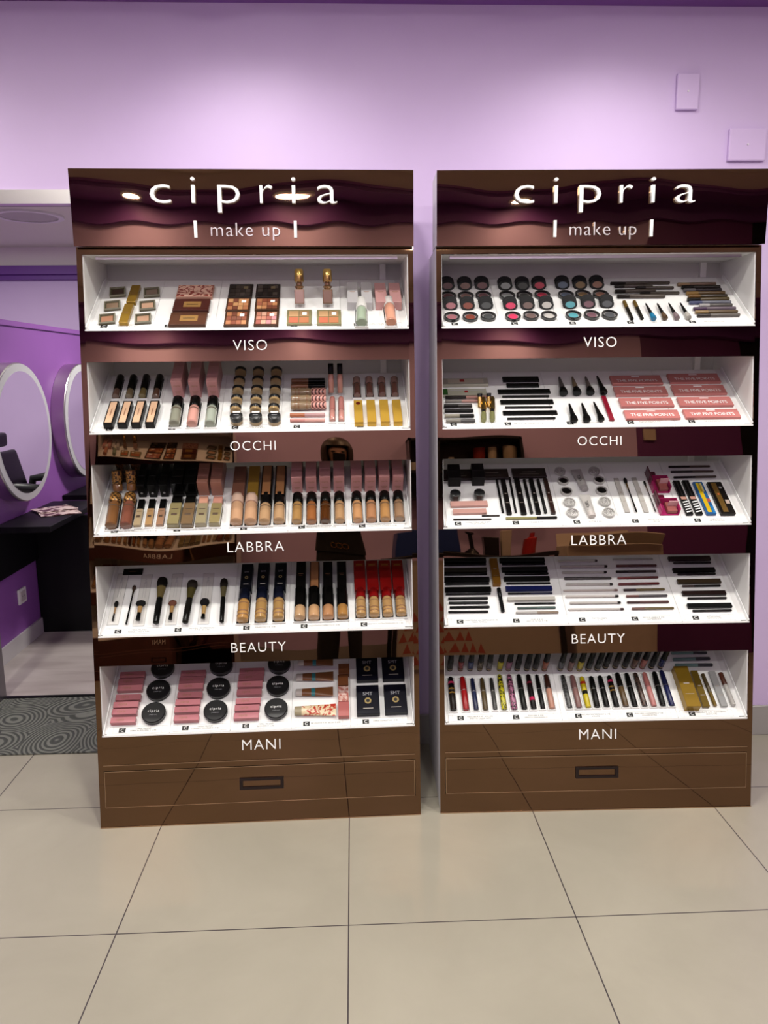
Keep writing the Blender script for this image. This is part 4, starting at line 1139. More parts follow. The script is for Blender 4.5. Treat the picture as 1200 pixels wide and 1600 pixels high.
 (0.5554,0.1028,0.0,0.0388,0.0388,('#a8a49e',),{'h':0.01}),
 (0.5571,0.0524,0.0,0.0392,0.0392,('#b0aca6',),{'h':0.01}),
]),
('R3', 'v', 'tube', 'tapered white gel tube with dark print', 'tube', [
 (0.5004,0.1551,0.109,0.1018,0.036,('#a8a4a4','#b8b4b2','#908c8a'),{'h':0.01}),
]),
('R3', 'v', 'tube', 'tapered white gel tube with red print', 'tube', [
 (0.498,0.0321,0.047,0.1006,0.0348,('#c4bcb8','#c8c4c0','#908c8a'),{'h':0.01}),
]),
('R3', 'v', 'carton', 'clear brush sleeve', 'pack', [
 (0.6203,0.0557,0.0,0.1626,0.0163,('#c4c0ba','line'),{'h':0.004}),
 (0.6819,0.0545,0.0,0.1648,0.0163,('#c4c0ba','line'),{'h':0.004}),
]),
('R3', 'v', 'brush', 'gold and black liner brush', 'brush', [
 (0.6481,0.0533,-0.0,0.1617,0.0105,('#0c0a08','#7a6038','#120e0c',0.65),{}),
 (0.7116,0.0546,0.0,0.147,0.0067,('#0c0a08','#7a6038','#120e0c',0.65),{}),
]),
('R3', 'v', 'cubepack', 'open magenta gift box', 'box', [
 (0.7544,0.1447,0.0,0.1028,0.0583,(),{'h':0.02}),
 (0.7529,0.0407,0.0,0.0935,0.0613,(),{'h':0.02}),
]),
('R3', 'h', 'pencil', 'double ended dark brown brush', 'brush', [
 (0.8154,0.2699,-1.57,0.1429,0.0081,('#1a1010','#4a3830',0.5),{}),
 (0.8155,0.2443,-1.57,0.1469,0.008,('#1a1010','#4a3830',0.5),{}),
 (0.8175,0.2168,-1.561,0.1458,0.0079,('#1a1010','#4a3830',0.5),{}),
]),
('R3', 'v', 'carton', 'black pencil pack with zebra base', 'pack', [
 (0.8179,0.0374,0.0,0.1586,0.0219,('#0c0b0b','zebra'),{'h':0.01}),
 (0.8492,0.0375,0.0,0.1593,0.0219,('#0c0b0b','zebra'),{'h':0.01}),
]),
('R3', 'v', 'carton', 'yellow and blue pencil pack', 'pack', [
 (0.8879,0.0367,0.0,0.1509,0.0314,('#1c5a94','yellow'),{'h':0.01}),
]),
('R3', 'v', 'carton', 'black and bronze pencil pack', 'pack', [
 (0.9424,0.035,0.0,0.1493,0.0476,('#120e0c','bronze'),{'h':0.012}),
]),
('R4', 'h', 'carton', 'wide black eyeliner carton', 'carton', [
 (0.034,0.2729,-1.581,0.1482,0.0171,('#0a0a0b',''),{'h':0.012}),
 (0.0283,0.1876,-1.575,0.1557,0.0176,('#0a0a0b',''),{'h':0.012}),
 (0.0297,0.1447,-1.573,0.1545,0.0172,('#0a0a0b',''),{'h':0.012}),
]),
('R4', 'h', 'carton', 'olive black eyeliner carton', 'carton', [
 (0.0306,0.2288,-1.575,0.1501,0.0167,('#241f16',''),{'h':0.012}),
]),
('R4', 'h', 'pencil', 'thin black eye pencil', 'pencil', [
 (0.0333,0.257,-1.577,0.148,0.0078,('#0b0b0c','#121214',0.7),{}),
 (0.0298,0.2134,-1.577,0.1497,0.0089,('#0b0b0c','#121214',0.7),{}),
 (0.0338,0.1711,-1.577,0.148,0.0075,('#0b0b0c','#121214',0.7),{}),
 (0.0318,0.1282,-1.573,0.1498,0.0073,('#0b0b0c','#121214',0.7),{}),
 (0.0383,0.109,-1.574,0.1313,0.0096,('#0b0b0c','#121214',0.7),{}),
 (0.0383,0.0913,-1.577,0.1292,0.0089,('#0b0b0c','#121214',0.7),{}),
 (0.04,0.0729,-1.574,0.1309,0.0088,('#0b0b0c','#121214',0.7),{}),
 (0.0338,0.0545,-1.577,0.1302,0.0082,('#0b0b0c','#121214',0.7),{}),
]),
('R4', 'v', 'carton', 'tall gold mascara box', 'box', [
 (0.2059,0.1593,0.0,0.111,0.0264,('#8a5e1c','line'),{'h':0.02}),
]),
('R4', 'v', 'pencil', 'thick black liner pen', 'pen', [
 (0.2119,0.0506,0.016,0.0972,0.0133,('#0a0a0b','#101012',0.6),{}),
]),
('R4', 'h', 'carton', 'wide black kohl carton', 'carton', [
 (0.2291,0.2703,-1.575,0.1561,0.0171,('#0a0a0b',''),{'h':0.012}),
 (0.2316,0.2286,-1.573,0.1565,0.018,('#0a0a0b',''),{'h':0.012}),
 (0.2329,0.1872,-1.577,0.1551,0.0163,('#0a0a0b',''),{'h':0.012}),
]),
('R4', 'h', 'carton', 'wide blue kohl carton', 'carton', [
 (0.2334,0.1443,-1.573,0.1554,0.0172,('#121c5c',''),{'h':0.012}),
]),
('R4', 'h', 'carton', 'wide white kohl carton', 'carton', [
 (0.2337,0.1005,-1.573,0.1574,0.0132,('#c0bcb4',''),{'h':0.012}),
]),
('R4', 'h', 'pencil', 'kohl pencil', 'pencil', [
 (0.2355,0.2549,-1.577,0.1498,0.0078,('#0a0a0b','#0a0a0b',0.5),{}),
 (0.24,0.2117,-1.577,0.1486,0.0089,('#0a0a0b','#0a0a0b',0.5),{}),
 (0.2394,0.17,-1.577,0.1484,0.0075,('#0a0a0b','#0a0a0b',0.5),{}),
 (0.2393,0.127,-1.575,0.1482,0.0073,('#0a0a0b','#10143c',0.5),{}),
 (0.2549,0.0847,-1.577,0.1355,0.0065,('#0c0c0c','#141414',0.5),{}),
 (0.2615,0.066,-1.574,0.1254,0.0088,('#4a5c58','#5a6e6a',0.5),{}),
 (0.2541,0.047,-1.575,0.1389,0.0081,('#b0aca8','#8a7868',0.5),{}),
]),
('R4', 'h', 'pencil', 'white lip pencil with dark tip', 'pencil', [
 (0.4333,0.265,-1.574,0.1352,0.0085,('#c4c0bc','#3a3434',0.93),{}),
 (0.4361,0.2398,-1.579,0.1613,0.0091,('#bcb4b2','#1a1414',0.93),{}),
 (0.436,0.2128,-1.575,0.153,0.0089,('#c0bcb8','#141212',0.93),{}),
 (0.4385,0.1871,-1.579,0.16,0.0094,('#2c2224','#242022',0.93),{}),
 (0.4409,0.1611,-1.581,0.1569,0.0087,('#c0bab6','#1c1414',0.93),{}),
 (0.4264,0.1353,-1.574,0.1824,0.0073,('#c8bcb6','#7a5854',0.93),{}),
 (0.4287,0.1098,-1.576,0.1766,0.0084,('#c4bcb8','#141010',0.93),{}),
 (0.4379,0.0827,-1.576,0.1682,0.0083,('#c0bab6','#1a1414',0.93),{}),
 (0.4281,0.0565,-1.578,0.182,0.0076,('#ccc6c2','#3a1c1c',0.93),{}),
]),
('R4', 'h', 'pencil', 'red brown lip pencil', 'pencil', [
 (0.623,0.2699,-1.576,0.1406,0.0066,('#b8b4b2','#aaa6a4',0.3),{}),
 (0.629,0.2392,-1.574,0.1386,0.0091,('#5a2424','#4a1c1e',0.3),{}),
 (0.6219,0.2135,-1.574,0.1372,0.0089,('#1c1214','#2c2020',0.3),{}),
 (0.6202,0.1856,-1.567,0.1391,0.0088,('#6a1c20','#50181c',0.3),{}),
 (0.6171,0.1584,-1.563,0.138,0.0093,('#6a2c30','#5a1014',0.3),{}),
 (0.6283,0.1337,-1.57,0.1385,0.0086,('#2c1414','#6a5a34',0.3),{}),
 (0.6306,0.1075,-1.568,0.1377,0.0085,('#6a3c38','#4a4448',0.3),{}),
 (0.6277,0.0823,-1.575,0.1377,0.0083,('#3a2020','#5a3c3c',0.3),{}),
 (0.6368,0.0555,-1.57,0.1379,0.0082,('#6a4438','#6a5c3c',0.3),{}),
]),
('R4', 'h', 'carton', 'wide dark brow pencil box', 'box', [
 (0.8168,0.2667,-1.57,0.1462,0.0171,('#281416',''),{'h':0.01}),
 (0.8177,0.2145,-1.568,0.1449,0.0179,('#120e0e',''),{'h':0.01}),
 (0.8179,0.1643,-1.57,0.1477,0.0175,('#3c2e1c',''),{'h':0.01}),
 (0.8201,0.1142,-1.571,0.1457,0.017,('#1e100e',''),{'h':0.01}),
 (0.8216,0.0619,-1.571,0.1464,0.0165,('#0a0a0a',''),{'h':0.01}),
]),
('R4', 'h', 'pencil', 'short dark brow pencil', 'pencil', [
 (0.8298,0.2487,-1.573,0.1304,0.0078,('#241214','#181212',0.3),{}),
 (0.8299,0.1977,-1.571,0.1298,0.0076,('#181010','#181212',0.3),{}),
 (0.8304,0.1465,-1.574,0.1293,0.008,('#3a2420','#181212',0.3),{}),
 (0.8328,0.0945,-1.574,0.1299,0.0078,('#0e0c0c','#181212',0.3),{}),
 (0.8337,0.0428,-1.572,0.1287,0.0076,('#0a0a0a','#181212',0.3),{}),
]),
('R5', 'v', 'masc', 'black with pink and gold bands mascara tube', 'mascara', [
 (0.0475,0.0412,-0.002,0.1244,0.0211,('#0a0909','#1c120a','pg'),{}),
]),
('R5', 'v', 'masc', 'red mascara tube', 'mascara', [
 (0.0891,0.0418,0.011,0.124,0.0211,('#9a0c12','#a00e16',''),{}),
]),
('R5', 'v', 'masc', 'navy blue mascara tube', 'mascara', [
 (0.1225,0.0428,0.014,0.119,0.0153,('#121a40','#18224a',''),{}),
]),
('R5', 'v', 'masc', 'bronze mascara tube', 'mascara', [
 (0.1531,0.0418,-0.003,0.1201,0.0163,('#4a3c22','#554424',''),{}),
]),
('R5', 'v', 'masc', 'slim charcoal mascara tube', 'mascara', [
 (0.1851,0.043,-0.003,0.1191,0.0134,('#2a2a28','#3c3c3a',''),{}),
]),
('R5', 'v', 'masc', 'yellow with black swirls mascara tube', 'mascara', [
 (0.2145,0.0415,-0.003,0.1309,0.0182,('#c8c010','#c8c010','swirl'),{}),
]),
('R5', 'v', 'masc', 'pink with black swirls mascara tube', 'mascara', [
 (0.2475,0.0411,0.006,0.131,0.0192,('#b06a8c','#b06a8c','swirl'),{}),
]),
('R5', 'v', 'masc', 'black with green swirl mascara tube', 'mascara', [
 (0.2807,0.0412,0.009,0.1305,0.0183,('#0c0c0c','#101412',''),{}),
]),
('R5', 'v', 'masc', 'black with magenta bands mascara tube', 'mascara', [
 (0.3116,0.0421,-0.002,0.1289,0.0183,('#140a0c','#120a0c','mg'),{}),
]),
('R5', 'v', 'masc', 'slim plain black mascara tube', 'mascara', [
 (0.3419,0.0425,0.002,0.129,0.0144,('#0c0a0a','#0a0a0a',''),{}),
]),
('R5', 'v', 'masc', 'brown capped peach mascara tube', 'mascara', [
 (0.3722,0.0415,-0.002,0.1278,0.0192,('#3a1c14','#c08c78',''),{}),
]),
('R5', 'v', 'masc', 'grey zebra mascara tube', 'mascara', [
 (0.4307,0.0438,0.012,0.1236,0.0164,('#5a5a5a','#6a6a6a','swirl'),{}),
]),
('R5', 'v', 'masc', 'mauve mascara tube', 'mascara', [
 (0.4613,0.0433,0.007,0.1213,0.0192,('#845e5c','#8a6460',''),{}),
]),
('R5', 'v', 'masc', 'bright yellow with red spot mascara tube', 'mascara', [
 (0.4914,0.0435,-0.007,0.1151,0.0183,('#c4b010','#d0bc10','ys'),{}),
]),
('R5', 'v', 'masc', 'black with grey print mascara tube', 'mascara', [
 (0.5208,0.0436,-0.028,0.1152,0.0192,('#0a0a0a','#141210',''),{}),
]),
('R5', 'v', 'masc', 'matt black mascara tube', 'mascara', [
 (0.5532,0.0443,-0.01,0.117,0.0183,('#0a0a0a','#100e0e',''),{}),
]),
('R5', 'v', 'masc', 'black with pink dot mascara tube', 'mascara', [
 (0.5854,0.0436,-0.007,0.117,0.0183,('#0c0a0a','#100c0c','pg'),{}),
]),
('R5', 'v', 'masc', 'black capped bronze mascara tube', 'mascara', [
 (0.6163,0.0437,0.005,0.1273,0.0193,('#0e0c0a','#5a4426',''),{}),
]),
('R5', 'v', 'masc', 'tall plain black mascara tube', 'mascara', [
 (0.6466,0.0444,-0.006,0.1251,0.0183,('#0a0a0a','#0c0c0c',''),{}),
]),
('R5', 'v', 'masc', 'brown leopard mascara tube', 'mascara', [
 (0.6789,0.045,0.012,0.1253,0.0174,('#5a4238','#7a5c50','swirl'),{}),
]),
('R5', 'v', 'masc', 'rose pink mascara tube', 'mascara', [
 (0.7095,0.0441,0.009,0.1264,0.0183,('#b8706c','#c07c78',''),{}),
]),
('R5', 'v', 'masc', 'thick black mascara tube', 'mascara', [
 (0.739,0.0442,-0.033,0.1281,0.0193,('#0a0a0a','#0c0c0c',''),{}),
]),
('R5', 'v', 'masc', 'royal blue mascara tube', 'mascara', [
 (0.7694,0.0441,-0.004,0.1339,0.0174,('#101440','#141a50',''),{}),
]),
('R5', 'n', 'qtube', 'upright black gold mascara tester', 'mascara tester', [
 (0.0492,0.2036,0.0,0.11,0.0207,('#1a140e',),{}),
]),
('R5', 'n', 'qtube', 'upright red mascara tester', 'mascara tester', [
 (0.0852,0.2029,0.0,0.11,0.0207,('#7a0a10',),{}),
]),
('R5', 'n', 'qtube', 'upright blue mascara tester', 'mascara tester', [
 (0.1183,0.2022,0.0,0.11,0.0207,('#1c2c60',),{}),
]),
('R5', 'n', 'qtube', 'upright bronze mascara tester', 'mascara tester', [
 (0.1514,0.2014,0.0,0.11,0.0207,('#4a3a1c',),{}),
]),
('R5', 'n', 'qtube', 'upright grey mascara tester', 'mascara tester', [
 (0.182,0.2008,0.0,0.11,0.0207,('#4a4446',),{}),
]),
('R5', 'n', 'qtube', 'upright yellow mascara tester', 'mascara tester', [
 (0.2195,0.2,0.0,0.11,0.0207,('#b0a810',),{}),
]),
('R5', 'n', 'qtube', 'upright pink mascara tester', 'mascara tester', [
 (0.2491,0.1994,0.0,0.11,0.0207,('#90607c',),{}),
]),
('R5', 'n', 'qtube', 'upright black mascara tester', 'mascara tester', [
 (0.2798,0.1987,0.0,0.11,0.0207,('#0e1210',),{}),
]),
('R5', 'n', 'qtube', 'upright charcoal mascara tester', 'mascara tester', [
 (0.3124,0.198,0.0,0.11,0.0207,('#101010',),{}),
]),
('R5', 'n', 'qtube', 'upright dark grey mascara tester', 'mascara tester', [
 (0.3405,0.1974,0.0,0.11,0.0208,('#141210',),{}),
]),
('R5', 'n', 'qtube', 'upright orange brown mascara tester', 'mascara tester', [
 (0.3726,0.1967,0.0,0.11,0.0208,('#9a5438',),{}),
]),
('R5', 'n', 'qtube', 'upright steel grey mascara tester', 'mascara tester', [
 (0.427,0.1956,0.0,0.11,0.0208,('#44464a',),{}),
]),
('R5', 'n', 'qtube', 'upright mauve mascara tester', 'mascara tester', [
 (0.4606,0.1949,0.0,0.11,0.0208,('#7a5450',),{}),
]),
('R5', 'n', 'qtube', 'upright bright yellow mascara tester', 'mascara tester', [
 (0.4923,0.1942,0.0,0.11,0.0208,('#b8a80c',),{}),
]),
('R5', 'n', 'qtube', 'upright jet black mascara tester', 'mascara tester', [
 (0.5229,0.1935,0.0,0.11,0.0208,('#0c0c0c',),{}),
]),
('R5', 'n', 'qtube', 'upright dark olive mascara tester', 'mascara tester', [
 (0.5536,0.1929,0.0,0.11,0.0208,('#141410',),{}),
]),
('R5', 'n', 'qtube', 'upright glossy black mascara tester', 'mascara tester', [
 (0.584,0.2009,0.0,0.11,0.0208,('#100e0c',),{}),
]),
('R5', 'n', 'qtube', 'upright black bronze mascara tester', 'mascara tester', [
 (0.6172,0.2002,0.0,0.11,0.0208,('#241c12',),{}),
]),
('R5', 'n', 'qtube', 'upright plain black mascara tester', 'mascara tester', [
 (0.6494,0.1995,0.0,0.11,0.0208,('#0a0a0a',),{}),
]),
('R5', 'n', 'qtube', 'upright brown patterned mascara tester', 'mascara tester', [
 (0.6802,0.1989,0.0,0.11,0.0208,('#6a4a3c',),{}),
]),
('R5', 'n', 'qtube', 'upright rose mascara tester', 'mascara tester', [
 (0.71,0.1982,0.0,0.11,0.0208,('#a8645e',),{}),
]),
('R5', 'n', 'qtube', 'upright ink black mascara tester', 'mascara tester', [
 (0.7412,0.1976,0.0,0.11,0.0208,('#0a0a0c',),{}),
]),
('R5', 'n', 'qtube', 'upright royal blue mascara tester', 'mascara tester', [
 (0.7725,0.1969,0.0,0.11,0.0208,('#141c50',),{}),
]),
('R5', 'v', 'carton', 'large gold gift box', 'box', [
 (0.8314,0.0277,0.0,0.154,0.048,('#8a6c1e','line'),{'h':0.03}),
]),
('R5', 'v', 'carton', 'narrow gold box', 'box', [
 (0.8808,0.0371,0.0,0.138,0.0232,('#6a5418','line'),{'h':0.012}),
]),
('R5', 'v', 'pencil', 'gold lash tube', 'tube', [
 (0.9124,0.0403,0.031,0.1238,0.0126,('#6a5420','#4a3c1c',0.4),{}),
]),
('R5', 'v', 'carton', 'silver clear lash pack', 'pack', [
 (0.942,0.0385,0.0,0.1339,0.0222,('#9c9c9c','line'),{'h':0.01}),
]),
('R5', 'v', 'pencil', 'white tube with brown cap', 'tube', [
 (0.9728,0.0403,0.025,0.1255,0.0155,('#b4b0ac','#5a2c1c',0.62),{}),
]),
('R5', 'h', 'pencil', 'pale teal pen with dark end', 'pen', [
 (0.8275,0.2502,-1.572,0.124,0.0095,('#6a8a8a','#2c2c38',0.6),{}),
 (0.8247,0.224,-1.563,0.1289,0.0117,('#6a8a8a','#2c2c38',0.6),{}),
 (0.8254,0.2007,-1.581,0.1291,0.0116,('#6a8a8a','#2c2c38',0.6),{}),
]),
]
# ------------------------------------------------------------------ product builders
PARENTED = []
def product(name, Mw, single=None):
    return empty(name, Mw)
def strip(parent, x0, x1, y0, y1, z, m, name='print', t=.0003):
    b = bmn(); box(b, x0, x1, y0, y1, z, z+t); return obj(name, b, m, parent)
def lying_seg(prof, L, r, m, name, e, seg=20, flat=1.0):
    b = bmn(); lathe(b, [(t*L, rr*r) for t, rr in prof], (0, 0, r*flat), 'y', seg, 1, flat); return obj(name, b, m, e, True)
def sqprof(b, L0, L1, w, t, bev=.0015):
    box(b, -w/2, w/2, L0, L1, 0, t)
def B_bottle(name, Mw, L, w, a, k):
    cap, body = a[0], a[1]; fr = a[2] if len(a) > 2 else .35; mark = a[3] if len(a) > 3 else ''
    e = product(name, Mw); c = 1-fr; r = w/2*1.06
    if mark == 'sq':
        b = bmn(); box(b, -r, r, 0, L*c, 0, r*1.5); obj('body', b, sk(body, .12, coat=.6), e, bevel=.003, segs=2)
        b = bmn(); box(b, -r*.86, r*.86, L*c, L, r*.1, r*1.4); obj('cap', b, sk(cap, .25), e, bevel=.0015)
        b = bmn(); box(b, -r*.5, r*.5, L*.28, L*.36, r*1.5, r*1.5+.0003); box(b, -r*.6, r*.6, L*.5, L*.52, r*1.5, r*1.5+.0003); obj('print', b, mat('dark_print', (.08, .05, .03), .4), e)
        return e
    lying_seg([(0, .80), (.02, .97), (c*.86, 1), (c*.97, .86), (c, .8)], L, r, sk(body, .15, coat=.5), 'body', e)
    lying_seg([(c, .92), (c+.012, .99), (.975, .99), (1, .88)], L, r, sk(cap, .25), 'cap', e)
    dk = mat('dark_print', (.08, .05, .03), .4)
    if mark in ('band', 'dark'):
        # thin printed band wrapped round the body
        y = c*.76
        lying_seg([(y, 1.008), (y+.03, 1.008)], L, r, dk if mark == 'band' else mat('umber_print', (.22, .11, .05), .4), 'print', e)
        if mark == 'dark':
            for q in (.18, .36): lying_seg([(c*q, 1.006), (c*q+.035, 1.006)], L, r, mat('umber_print', (.22, .11, .05), .4), 'print', e)
    return e
def B_pencil(name, Mw, L, w, a, k):
    c1, c2 = a[0], a[1]; fr = a[2] if len(a) > 2 else .5; r = min(w/2, .009)
    e = product(name, Mw)
    if k.get('rev'): c1, c2 = c2, c1
    lying_seg([(0, .8), (.01, 1), (fr, 1)], L, r, sk(c1), 'barrel', e, 12)
    lying_seg([(fr, .92), (fr+.01, 1.03), (.985, 1.03), (1, .7)], L, r, sk(c2), 'cap', e, 12)
    return e
def B_cone(name, Mw, L, w, a, k):
    e = product(name, Mw); base, top = (a[0], a[1]) if len(a) > 1 else (a[0], '#0b0a0a'); r = w/2
    lying_seg([(0, .75), (.02, 1), (.12, 1), (.3, .72)], L, r, sk(base, .2), 'base', e, 16)
    lying_seg([(.3, .66), (.34, .66), (.95, .28), (1, .18)], L, r, sk(top, .3), 'handle', e, 16)
    return e
def B_masc(name, Mw, L, w, a, k):
    c1, c2, pat = a[0], a[1], a[2]; e = product(name, Mw); r = w/2
    m1, m2 = sk(c1, .3), sk(c2, .3)
    if pat == 'swirl': m1 = m2 = noise_mat('swirl_'+c1.strip('#'), srgb('#0b0a0a'), srgb(c1, G), 55, .3, 1, .44, .5, dist=2.2)
    lying_seg([(0, .8), (.02, .96), (.45, 1), (.56, .98)], L, r, m2, 'barrel', e, 16)
    lying_seg([(.56, .9), (.57, .96), (.8, .93), (.97, .8), (1, .55)], L, r, m1, 'cap', e, 16)
    bands = {'pg': [(.78, '#c0305c', .06), (.6, '#a07828', .04), (.48, '#a07828', .03)], 'mg': [(.22, '#c01c50', .09), (.72, '#8a2038', .05)], 'ys': [(.74, '#b02818', .08), (.4, '#141208', .12)]}.get(pat, [(.57, None, .006)])
    for y, c, h in bands:
        if c: lying_seg([(y, 1.01), (y+h, 1.01)], L, r, sk(c, .3), 'print', e, 16)
    if pat == '': 
        lying_seg([(.555, 1.0), (.57, 1.0)], L, r, M_STEEL, 'collar', e, 16)
    return e
def B_carton(name, Mw, L, w, a, k):
    col = a[0]; mk = a[1] if len(a) > 1 else ''; t = k.get('h', .01)
    if len(a) > 1 and isinstance(a[0], str) and a[0].startswith('#') is False and a[0] not in ('rosefoil',): col, mk = '#0a0a0a', a[0]
    m = sk(col, .32)
    e = product(name, Mw)
    # the base of a carton is its lower long edge; its body rests on the tray
    b = bmn(); box(b, -w/2, w/2, 0, L, 0.0002, t); obj('body', b, m, e, bevel=min(.0008, t*.2))
    z = t; iw, il = w*.5, L
    S = lambda x0, x1, y0, y1, mm, nm='print': strip(e, x0*w, x1*w, y0*L, y1*L, z, mm, nm)
    if mk == 'peach': S(-.36, .36, .05, .95, mat('peach_foil', (.85, .55, .36), .25, .3), 'printed_panel'); S(-.05, .05, .35, .65, mat('brown_print', (.3, .15, .08), .4))
    elif mk == 'tan': S(-.38, .38, .0, .999, sk('#a8754c', .35), 'printed_panel'); S(-.2, .2, .5, .52, mat('brown_print', (.3, .15, .08), .4))
    elif mk == 'goldpanel': S(-.22, .26, .28, .74, sk('#9a7440', .3), 'printed_panel'); S(-.14, .18, .48, .53, M_INK)
    elif mk == 'flower':
        S(-.48, .48, .04, .96, noise_mat('flower_print', srgb('#8a2c22'), srgb('#e0b8a4'), 38, .35, 0, .40, .52, dist=3), 'printed_panel')
    elif mk == 'medal':
        b = bmn(); lathe(b, [(0, w*.15), (.0006, w*.15)], (0, L*.45, z), 'z', 20); obj('medallion', b, sk('#a8925c', .3), e)
        b = bmn(); lathe(b, [(0, w*.08), (.0004, w*.08)], (0, L*.45, z+.0006), 'z', 16); obj('medallion_centre', b, M_INK, e)
        text('print', 'SMT', e, (0, L*.64, z+.0004), (0, 0, 0), width=w*.42, m=mat('grey_print', (.35, .35, .38), .5)); S(-.22, .22, .18, .20, mat('pale_print', (.5, .46, .4), .5))
    elif mk == 'dot':
        b = bmn(); lathe(b, [(0, w*.26), (.0006, w*.26)], (0, L*.84, z), 'z', 16); obj('seal', b, sk('#5a1410', .3), e)
    elif mk == 'redmark': 
        ew = w; b = bmn(); box(b, -w*.28, w*.1, L*.38, L*.48, z, z+.0004); obj('print', b, sk('#a01414', .4), e); S(-.3, .3, .12, .9, mat('pale_print2', (.55, .5, .4), .4), 'window')
    elif mk == 'greenend':
        S(-.5, .5, .0, .12, sk('#2c5a24', .4), 'printed_panel'); S(-.2, .15, .5, .58, sk('#a01414', .4)); S(-.32, -.22, .16, .96, M_GREY)
    elif mk == 'zebra':
        b = bmn()
        for i in range(5): prism(b, [(-w*.4, L*(.04+.07*i)), (w*.4, L*(.07+.07*i)), (w*.4, L*(.10+.07*i)), (-w*.4, L*(.07+.07*i))], 'z', z, z+.0003)
        obj('stripe', b, M_WHITE, e); S(-.4, .4, .42, .50, sk('#c09080', .4)); S(-.08, .08, .5, .96, sk('#2c2828', .3))
    elif mk == 'yellow':
        S(-.30, .12, .05, .96, sk('#d8b40c', .4), 'printed_panel'); S(.14, .46, .36, .46, sk('#b05040', .4)); S(-.05, .3, .68, .96, sk('#c8b878', .4), 'printed_panel'); S(.2, .48, .02, .25, sk('#1878b8', .4))
    elif mk == 'bronze':
        S(-.30, .06, .05, .96, sk('#6a4e1c', .35), 'printed_panel')
        b = bmn(); lathe(b, [(0, w*.07), (.0006, w*.07)], (-.1*w, L*.6, z+.0003), 'z', 14); obj('seal', b, sk('#e06838', .3), e)
        S(.16, .42, .30, .42, sk('#c8b4a8', .4)); S(.16, .34, .78, .84, sk('#a0a0a0', .4))
    elif mk == 'goldtext': S(-.42, .42, .80, .805, sk('#b08a40', .3)); S(-.3, .3, .83, .85, sk('#b08a40', .3)); S(-.42, .42, .875, .88, sk('#b08a40', .3))
    elif mk == 'line': S(-.2, .2, .55, .58, mat('pale_print2', (.35, .3, .26), .4)); S(-.3, .3, .3, .31, mat('pale_print2', (.35, .3, .26), .4))
    elif mk.startswith('text:'):
        tx = mk[5:]
        if tx == 'THE FIVE POINTS':
            text('print', tx, e, (0, L*.24, z+.0004), (0, 0, 0), width=w*.80, m=M_LETTER, space=.92); S(-.08, .08, .8, .88, M_LETTER)
        elif tx: text('print', tx, e, (-w*.12, L*.35, z+.0004), (0, 0, 0), width=w*.34, m=mat('brown_print', (.3, .15, .08), .4))
        else: S(-.26, .26, .52, .535, mat('brown_print', (.3, .15, .08), .4)); S(-.18, .18, .46, .47, mat('brown_print', (.3, .15, .08), .4))
    return e
def B_pan(name, Mw, L, w, a, k):
    e = product(name, Mw); t = .010
    b = bmn(); box(b, -w/2, w/2, 0, L, 0, t*.6); obj('case', b, sk('#5a5440', .25), e, bevel=.001)
    b = bmn(); box(b, -w*.36, w*.36, L*.2, L*.78, t*.6, t*.72); obj('pan', b, sk(a[0], .6), e, bevel=.0004)
    b = bmn()
    for q in ((-w/2, w/2, 0, L*.07), (-w/2, w/2, L*.93, L), (-w/2, -w*.43, L*.07, L*.93), (w*.43, w/2, L*.07, L*.93)): box(b, *q, t*.6, t)
    obj('lid_rim', b, sk('#8a8674', .15), e)
    return e
PAL = {'dark': ['#3a302a', '#4a4038', '#5a5048', '#2c2420'], 'warm': ['#b87850', '#8a4830', '#d09a68', '#a86448', '#c88a5c', '#7a4430'], 'pinkwarm': ['#c08068', '#d89c84', '#b06a50', '#c88a90', '#a85c50', '#d8a890'], 'quad': ['#c06a4c', '#c49c70', '#b8744c', '#a8845c']}
def B_palette(name, Mw, L, w, a, k):
    e = product(name, Mw); t = .011; cols = PAL[a[0]]
    b = bmn(); box(b, -w/2, w/2, 0, L, 0, t*.7); obj('case', b, sk('#241a16' if a[0] == 'dark' else ('#8a8460' if a[0] == 'quad' else '#4a3020'), .25), e, bevel=.0012)
    nx, ny = (2, 2) if a[0] == 'quad' else (4, 3)
    rnd = random.Random(int(L*1e5)); mrg = .08
    for i in range(nx):
        for j in range(ny):
            x0 = -w/2+w*(mrg+(1-2*mrg)*i/nx); x1 = x0+w*(1-2*mrg)/nx*.92; y0 = L*(mrg+(1-2*mrg)*j/ny); y1 = y0+L*(1-2*mrg)/ny*.9
            b = bmn(); box(b, x0, x1, y0, y1, t*.7, t*.8); obj('pan', b, sk(cols[(i*ny+j) % len(cols)] if a[0] == 'quad' else rnd.choice(cols), .55), e)
    b = bmn(); box(b, w*.12, w*.30, L*.60, L*.78, t*.82, t*.86); obj('print', b, M_LETTER if a[0] != 'dark' else sk('#8a7c5c'), e)
    return e
